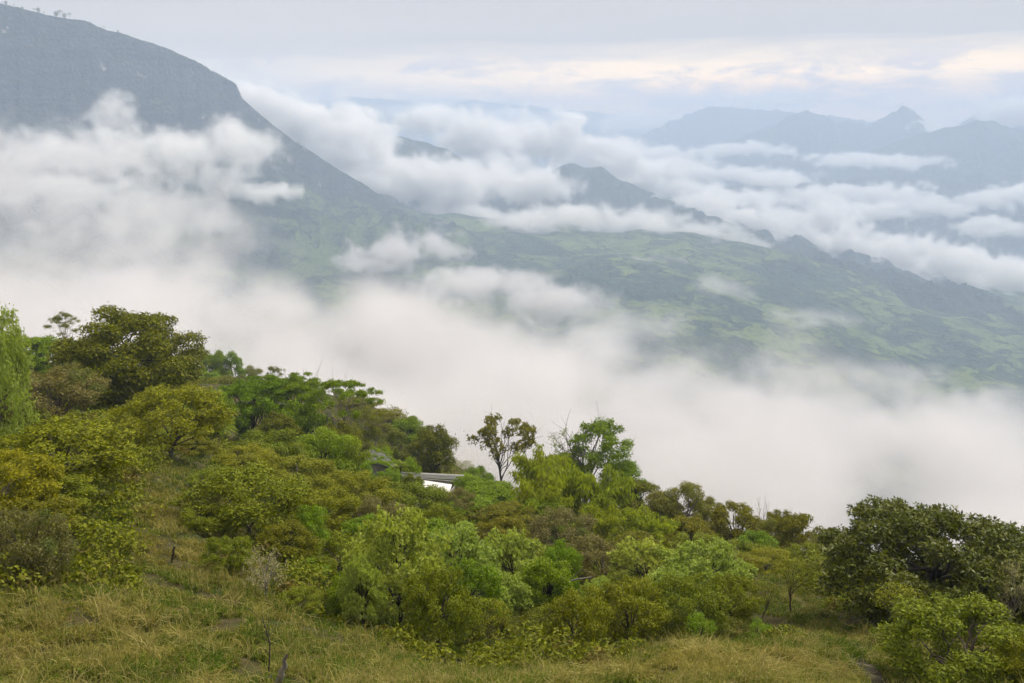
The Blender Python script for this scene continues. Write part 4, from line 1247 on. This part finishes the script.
    plant('sapling', 764, 582, 46, 32, 'thin stemmed little tree in the grassy gap', group=G7)
    plant('sapling', 796, 560, 46, 46, 'rusty stemmed small tree next to the huge dark tree', group=G7)
    plant('sapling', 545, 606, 36, 40, 'pale stemmed sapling left of the thin black trunk', group=G7)
    plant('bush', 530, 618, 42, 60, 'dark bush in the hollow behind the pale stemmed sapling', 'bush')
    plant('bush', 470, 615, 38, 54, 'dark bush in the hollow under the slender olive tree', 'bush')
    plant('bush', 655, 612, 42, 60, 'dark bush behind the bright weed', 'bush')
    plant('bush_green', 702, 614, 36, 34, 'bright green weed at the edge of the front grass', 'bush', hmax=1.2)
    plant('bush_green', 760, 622, 38, 30, 'small bright bush at the foot of the grassy gap', 'bush', hmax=1.0)
    plant('bush', 720, 618, 42, 50, 'dark bush under the dark stemmed olive tree', 'bush')
    plant('bush', 340, 590, 38, 50, 'dark bush left of the thick dark trunk', 'bush')
    plant('bush', 385, 605, 40, 50, 'dark bush behind the thick dark trunk', 'bush')
    undergrowth('weeds', 'low leafy weeds and tussocks dotted over the open grass', 620, 16, 70, .12, .42, 90, .085, leaf_mat('weed_leaves', (.075, .105, .015), .5, (1.5, 1.25, .7), .3, alt=(.10, .075, .03), altp=.08), 31,
                lambda x, y, q: openslope(x, y, q) & (fbm(x / 5, y / 5, 3.7, 3) > -.05))
    # right
    plant('mango', 932, 519, 43, 226, 'huge glossy dark tree filling the right of the slope', rz=.5)
    plant('mango_small', 1030, 540, 44, 110, 'dark glossy tree at the right edge behind the huge dark tree', rz=1.5)
    plant('silver', 1018, 560, 38, 40, 'grey twiggy bush against the huge dark tree at the right edge', 'bush')
    plant('sapling', 905, 585, 36, 60, 'sparse brown bush leaning on the front of the huge dark tree', 'bush')
    plant('scrub', 965, 612, 29, 165, 'wide yellow-olive bush at the bottom right corner', 'bush', rz=1.2)
    plant('scrub', 1040, 640, 27, 90, 'olive bush cut off at the bottom right corner', 'bush')


# ------------------------------------------------------------------ buildings and small things
def flat_mat(name, c, c2, sc, rough=.8, bump=.0, ribs=None):
    k = NT(name)
    tc = k.n('ShaderNodeTexCoord').outputs['Object']
    n = k.noise(tc, sc, 5, .6)
    col = k.mix(k.ramp(n, [(.4, 0), (.7, 1)]), c, c2)
    kw = {'Base Color': col, 'Roughness': rough}
    if ribs:
        wv = k.n('ShaderNodeTexWave', {'Vector': tc, 'Scale': ribs}, bands_direction='X').outputs['Fac']
        kw['Normal'] = k.n('ShaderNodeBump', {'Height': wv, 'Strength': .5, 'Distance': .03}).outputs[0]
    return k.out(k.n('ShaderNodeBsdfPrincipled', kw).outputs[0])


def slab(name, corners, th, mat, parent):
    """a thick sheet through four corners, in the parent's space"""
    c = np.array(corners, float)
    nrm = unit(np.cross(c[1] - c[0], c[3] - c[0]))
    V = np.concatenate([c, c - nrm * th])
    Fc = [(0, 1, 2, 3), (7, 6, 5, 4), (0, 4, 5, 1), (1, 5, 6, 2), (2, 6, 7, 3), (3, 7, 4, 0)]
    o = mesh_obj(name, V, Fc, mat, parent, smooth=False)
    return o


if FG:
    M_white = flat_mat('white_painted_sheet', (.80, .79, .76), (.60, .57, .52), .8, .55, ribs=6)
    M_zinc = flat_mat('weathered_zinc', (.095, .095, .08), (.05, .055, .035), .9, .6, ribs=6)
    M_wall = flat_mat('grey_plaster', (.26, .25, .23), (.14, .13, .11), .7)
    M_fibre = flat_mat('grey_fibre_sheet', (.24, .23, .22), (.10, .10, .07), .9)
    M_dark = flat_mat('dark_opening', (.02, .02, .02), (.03, .03, .025), 1)
    o0 = at(436, 486, 104)
    H0_ = empty('house', (o0[0], o0[1], o0[2] - 3.0))
    tag(H0_, 'small low house with a bright white lower roof half hidden in bushes', 'house')
    L_ = lambda px, py, y: at(px, py, y) - np.array([o0[0], o0[1], o0[2] - 3.0])
    a, b_, c_, d_ = L_(419, 479.5, 107), L_(452, 484.5, 105.5), L_(449, 494, 102.5), L_(424, 488, 103.5)
    slab('lower_roof', [d_, c_, b_, a], .07, M_white, H0_)
    a2, b2 = L_(400, 472.5, 112), L_(463, 475.5, 110)
    slab('upper_roof', [L_(402, 476.8, 108.6), L_(462, 480, 107), b2, a2], .08, M_zinc, H0_)
    slab('ridge_cap', [L_(400, 473, 111.7), L_(464, 476, 109.7), L_(464, 474.7, 109.9), L_(400, 471.7, 111.9)], .06, flat_mat('pale_ridge', (.42, .41, .39), (.28, .27, .25), 2), H0_)
    fl = np.array([0, 0, -2.3])
    slab('wall', [d_ + (0, .3, -.1) + fl, c_ + (0, .3, -.1) + fl, c_ + (0, .3, -.1), d_ + (0, .3, -.1)], .15, M_wall, H0_)
    slab('wall', [L_(404, 476.5, 108) + fl, L_(460, 481, 106.3) + fl, L_(460, 481, 106.3) - (0, 0, .12), L_(404, 476.5, 108) - (0, 0, .12)], .15, M_wall, H0_)
    slab('wall', [c_ + (0, .5, -.1) + fl, b2 + fl, b2 - (0, 0, .2), c_ + (0, .5, -.1)], .15, M_wall, H0_)
    w0, w1 = L_(405, 479, 107.6), L_(411, 479.5, 107.3)
    slab('window', [w0 - (0, .05, .7), w1 - (0, .05, .7), w1 - (0, .05, 0), w0 - (0, .05, 0)], .04, M_dark, H0_)
    # the shed under an arched roof
    s0 = at(374, 485, 107)
    S_ = empty('arched_shed', (s0[0], s0[1], s0[2] - .6), .18)
    tag(S_, 'grey arched shed with vines creeping over its curved roof', 'shed')
    an = np.linspace(0, math.pi, 25)
    hw, hh, dp = 3.4, 3.6, 5.0
    for nm, rad_, y0, y1, m_ in (('curved_roof', 1.0, -.2, dp, M_zinc),):
        ring = []
        for yy_ in (y0, y1):
            for rr_ in (1.0, .965):
                ring.append(np.stack([-np.cos(an) * hw * rr_, np.full(25, yy_), np.sin(an) * hh * rr_], 1))
        V = np.concatenate(ring)
        Fc = []
        for i in range(24):
            q = lambda k_, j: k_ * 25 + j
            Fc += [(q(0, i), q(2, i), q(2, i + 1), q(0, i + 1)), (q(1, i + 1), q(3, i + 1), q(3, i), q(1, i)), (q(0, i + 1), q(1, i + 1), q(1, i), q(0, i)), (q(2, i), q(3, i), q(3, i + 1), q(2, i + 1))]
        mesh_obj(nm, V, Fc, m_, S_)
    V = np.concatenate([np.stack([-np.cos(an) * hw * .95, np.full(25, y_), np.sin(an) * hh * .95], 1) for y_ in (0, .12)])
    Fc = [tuple(range(24, -1, -1)), tuple(range(25, 50))]
    mesh_obj('end_wall', V, Fc, M_fibre, S_, smooth=False)
    r = np.random.default_rng(9)
    vl = [(np.array([-math.cos(t) * hw, r.uniform(-.2, 1.0) if i_ % 3 else r.uniform(1, 4.6), math.sin(t) * hh]), r.uniform(.18, .45)) for i_, t in enumerate(np.linspace(.3, 3.0, 150))]
    v_, f_ = leaves(r, vl, 900, .14, .6, .6, .5, .1, .9)
    mesh_obj('vines', v_, f_, LM['bright'], S_, smooth=False)

    def stick(name, label, cat, pts, r0, r1, mat, forks=0, seedv=1):
        P = [at(*q) for q in pts]
        if True:
            P[0][2] = min(P[0][2], float(hill_z(np.array([P[0][0]]), np.array([P[0][1]]))[0]) - .05)
        o_ = P[0].copy()
        r = np.random.default_rng(seedv)
        P = np.array(P) - o_
        s = np.linspace(0, 1, 9)
        path = np.stack([np.interp(s, np.linspace(0, 1, len(P)), P[:, i]) for i in range(3)], 1)
        path[1:-1] += r.normal(size=(7, 3)) * r0 * .35
        parts = [tube(path, r0, r1, 8)]
        for _ in range(forks):
            p = path[r.integers(3, 8)]
            d = unit(r.normal(size=3) + unit(P[-1]) * 1.5 + np.array([0, 0, .6])) * np.linalg.norm(P[-1]) * r.uniform(.25, .55)
            parts.append(tube([p, p + d * .5 + r.normal(size=3) * .04, p + d], r1 * .9, r1 * .3, 5))
        v, f = join(parts)
        o = mesh_obj(name, v, f, mat)
        o.location = o_
        tag(o, label, cat)
        return o
    stick('fence_post', 'leaning dark wooden stake standing alone in the grass', 'post', [(171, 573, 36.5), (172, 560, 36.5), (174.5, 547, 36.5)], .075, .045, B_dark)
    stick('tree_stump', 'pale broken stump with a jagged tip at the bottom edge', 'stump', [(277, 700, 21.8), (281, 676, 21.8), (287, 655, 21.8)], .15, .045, B_grey)
    stick('dead_branch', 'dark dead branch lying beside the pale broken stump', 'branch', [(256, 690, 22), (263, 680, 22), (272, 676, 22.2)], .07, .04, B_dark)
    stick('fallen_branch', 'pale bare branch slanting out under the large brown bush', 'branch', [(550, 595, 47), (562, 584, 47), (572, 580, 47), (592, 577, 47)], .075, .04, B_grey, 1, 3)
    stick('dry_stalk', 'brown dry branching weed stalk above the broken stump', 'weed', [(268, 668, 23.5), (270, 645, 23.5), (262, 615, 23.5)], .03, .010, B_brown, 9, 4)
    stick('thin_stick', 'thin pale stick leaning in the hollow right of the thick trunk', 'stick', [(385, 647, 34), (389, 636, 34), (391, 626, 34)], .05, .02, B_grey)
    # one strip of bare earth laid on the slope
    s = np.linspace(0, 1, 80)
    trk = np.array([at(*t_)[:2] for t_ in TRACK])
    cx = np.interp(s, np.linspace(0, 1, len(trk)), trk[:, 0]); cy_ = np.interp(s, np.linspace(0, 1, len(trk)), trk[:, 1])
    t = unit(np.stack([np.gradient(cx), np.gradient(cy_)], 1))
    off = np.linspace(-.5, .5, 7)
    X = cx[:, None] + t[:, 1][:, None] * off
    Y = cy_[:, None] - t[:, 0][:, None] * off
    Z = hill_z(X, Y) + .03 - (.25 - off ** 2) * .1
    o = mesh_obj('path', np.stack([X.ravel(), Y.ravel(), Z.ravel()], 1), grid_faces(80, 7), flat_mat('trodden_earth', (.042, .028, .016), (.03, .038, .012), 3, .95))
    tag(o, 'narrow trodden earth path curving round the grassy hump', kind='structure')

    # the ragged line of trees along the rim of the escarpment
    rim = [(6, 4, 9), (14, 6, 7), (22, 6, 8), (34, 10, 8), (38, 8, 12), (44, 12, 7), (56, 13, 14), (60, 13, 17), (64, 14, 12), (69, 15, 15), (90, 22, 6), (104, 27, 7), (118, 31, 6), (300, 143, 6), (298, 140, 7), (304, 146, 6)]
    hull = SC.objects['mountain']
    mv = np.empty(len(hull.data.vertices) * 3, np.float32)
    hull.data.vertices.foreach_get('co', mv)
    mv = mv.reshape(-1, 3)
    for i, (px, py, hp_) in enumerate(rim):
        y = np.interp(px, [0, 50, 105, 165, 242, 290, 350], [3150, 3250, 3350, 3500, 3710, 3850, 4050])
        p = at(px, py, y)
        nn_ = mv[np.argsort(np.hypot(mv[:, 0] - p[0], mv[:, 1] - p[1]))[:6]]
        z = nn_[:, 2].max()
        me, tm, H0, W0, name = KIND['open' if i % 2 else 'round_grey'][i % 2]
        hh_ = hp_ * .4 * y / F
        e = empty('rim_tree', (p[0], y, z - .5), i * 1.7, (hh_ * .8 / W0, hh_ * .8 / W0, hh_ / H0))
        c = bpy.data.objects.new('crown', me); COL.objects.link(c); c.parent = e
        c = bpy.data.objects.new('trunk', tm); COL.objects.link(c); c.parent = e
        tag(e, 'tiny dark tree silhouetted on the rim of the far escarpment', 'tree', 'trees along the rim of the escarpment')
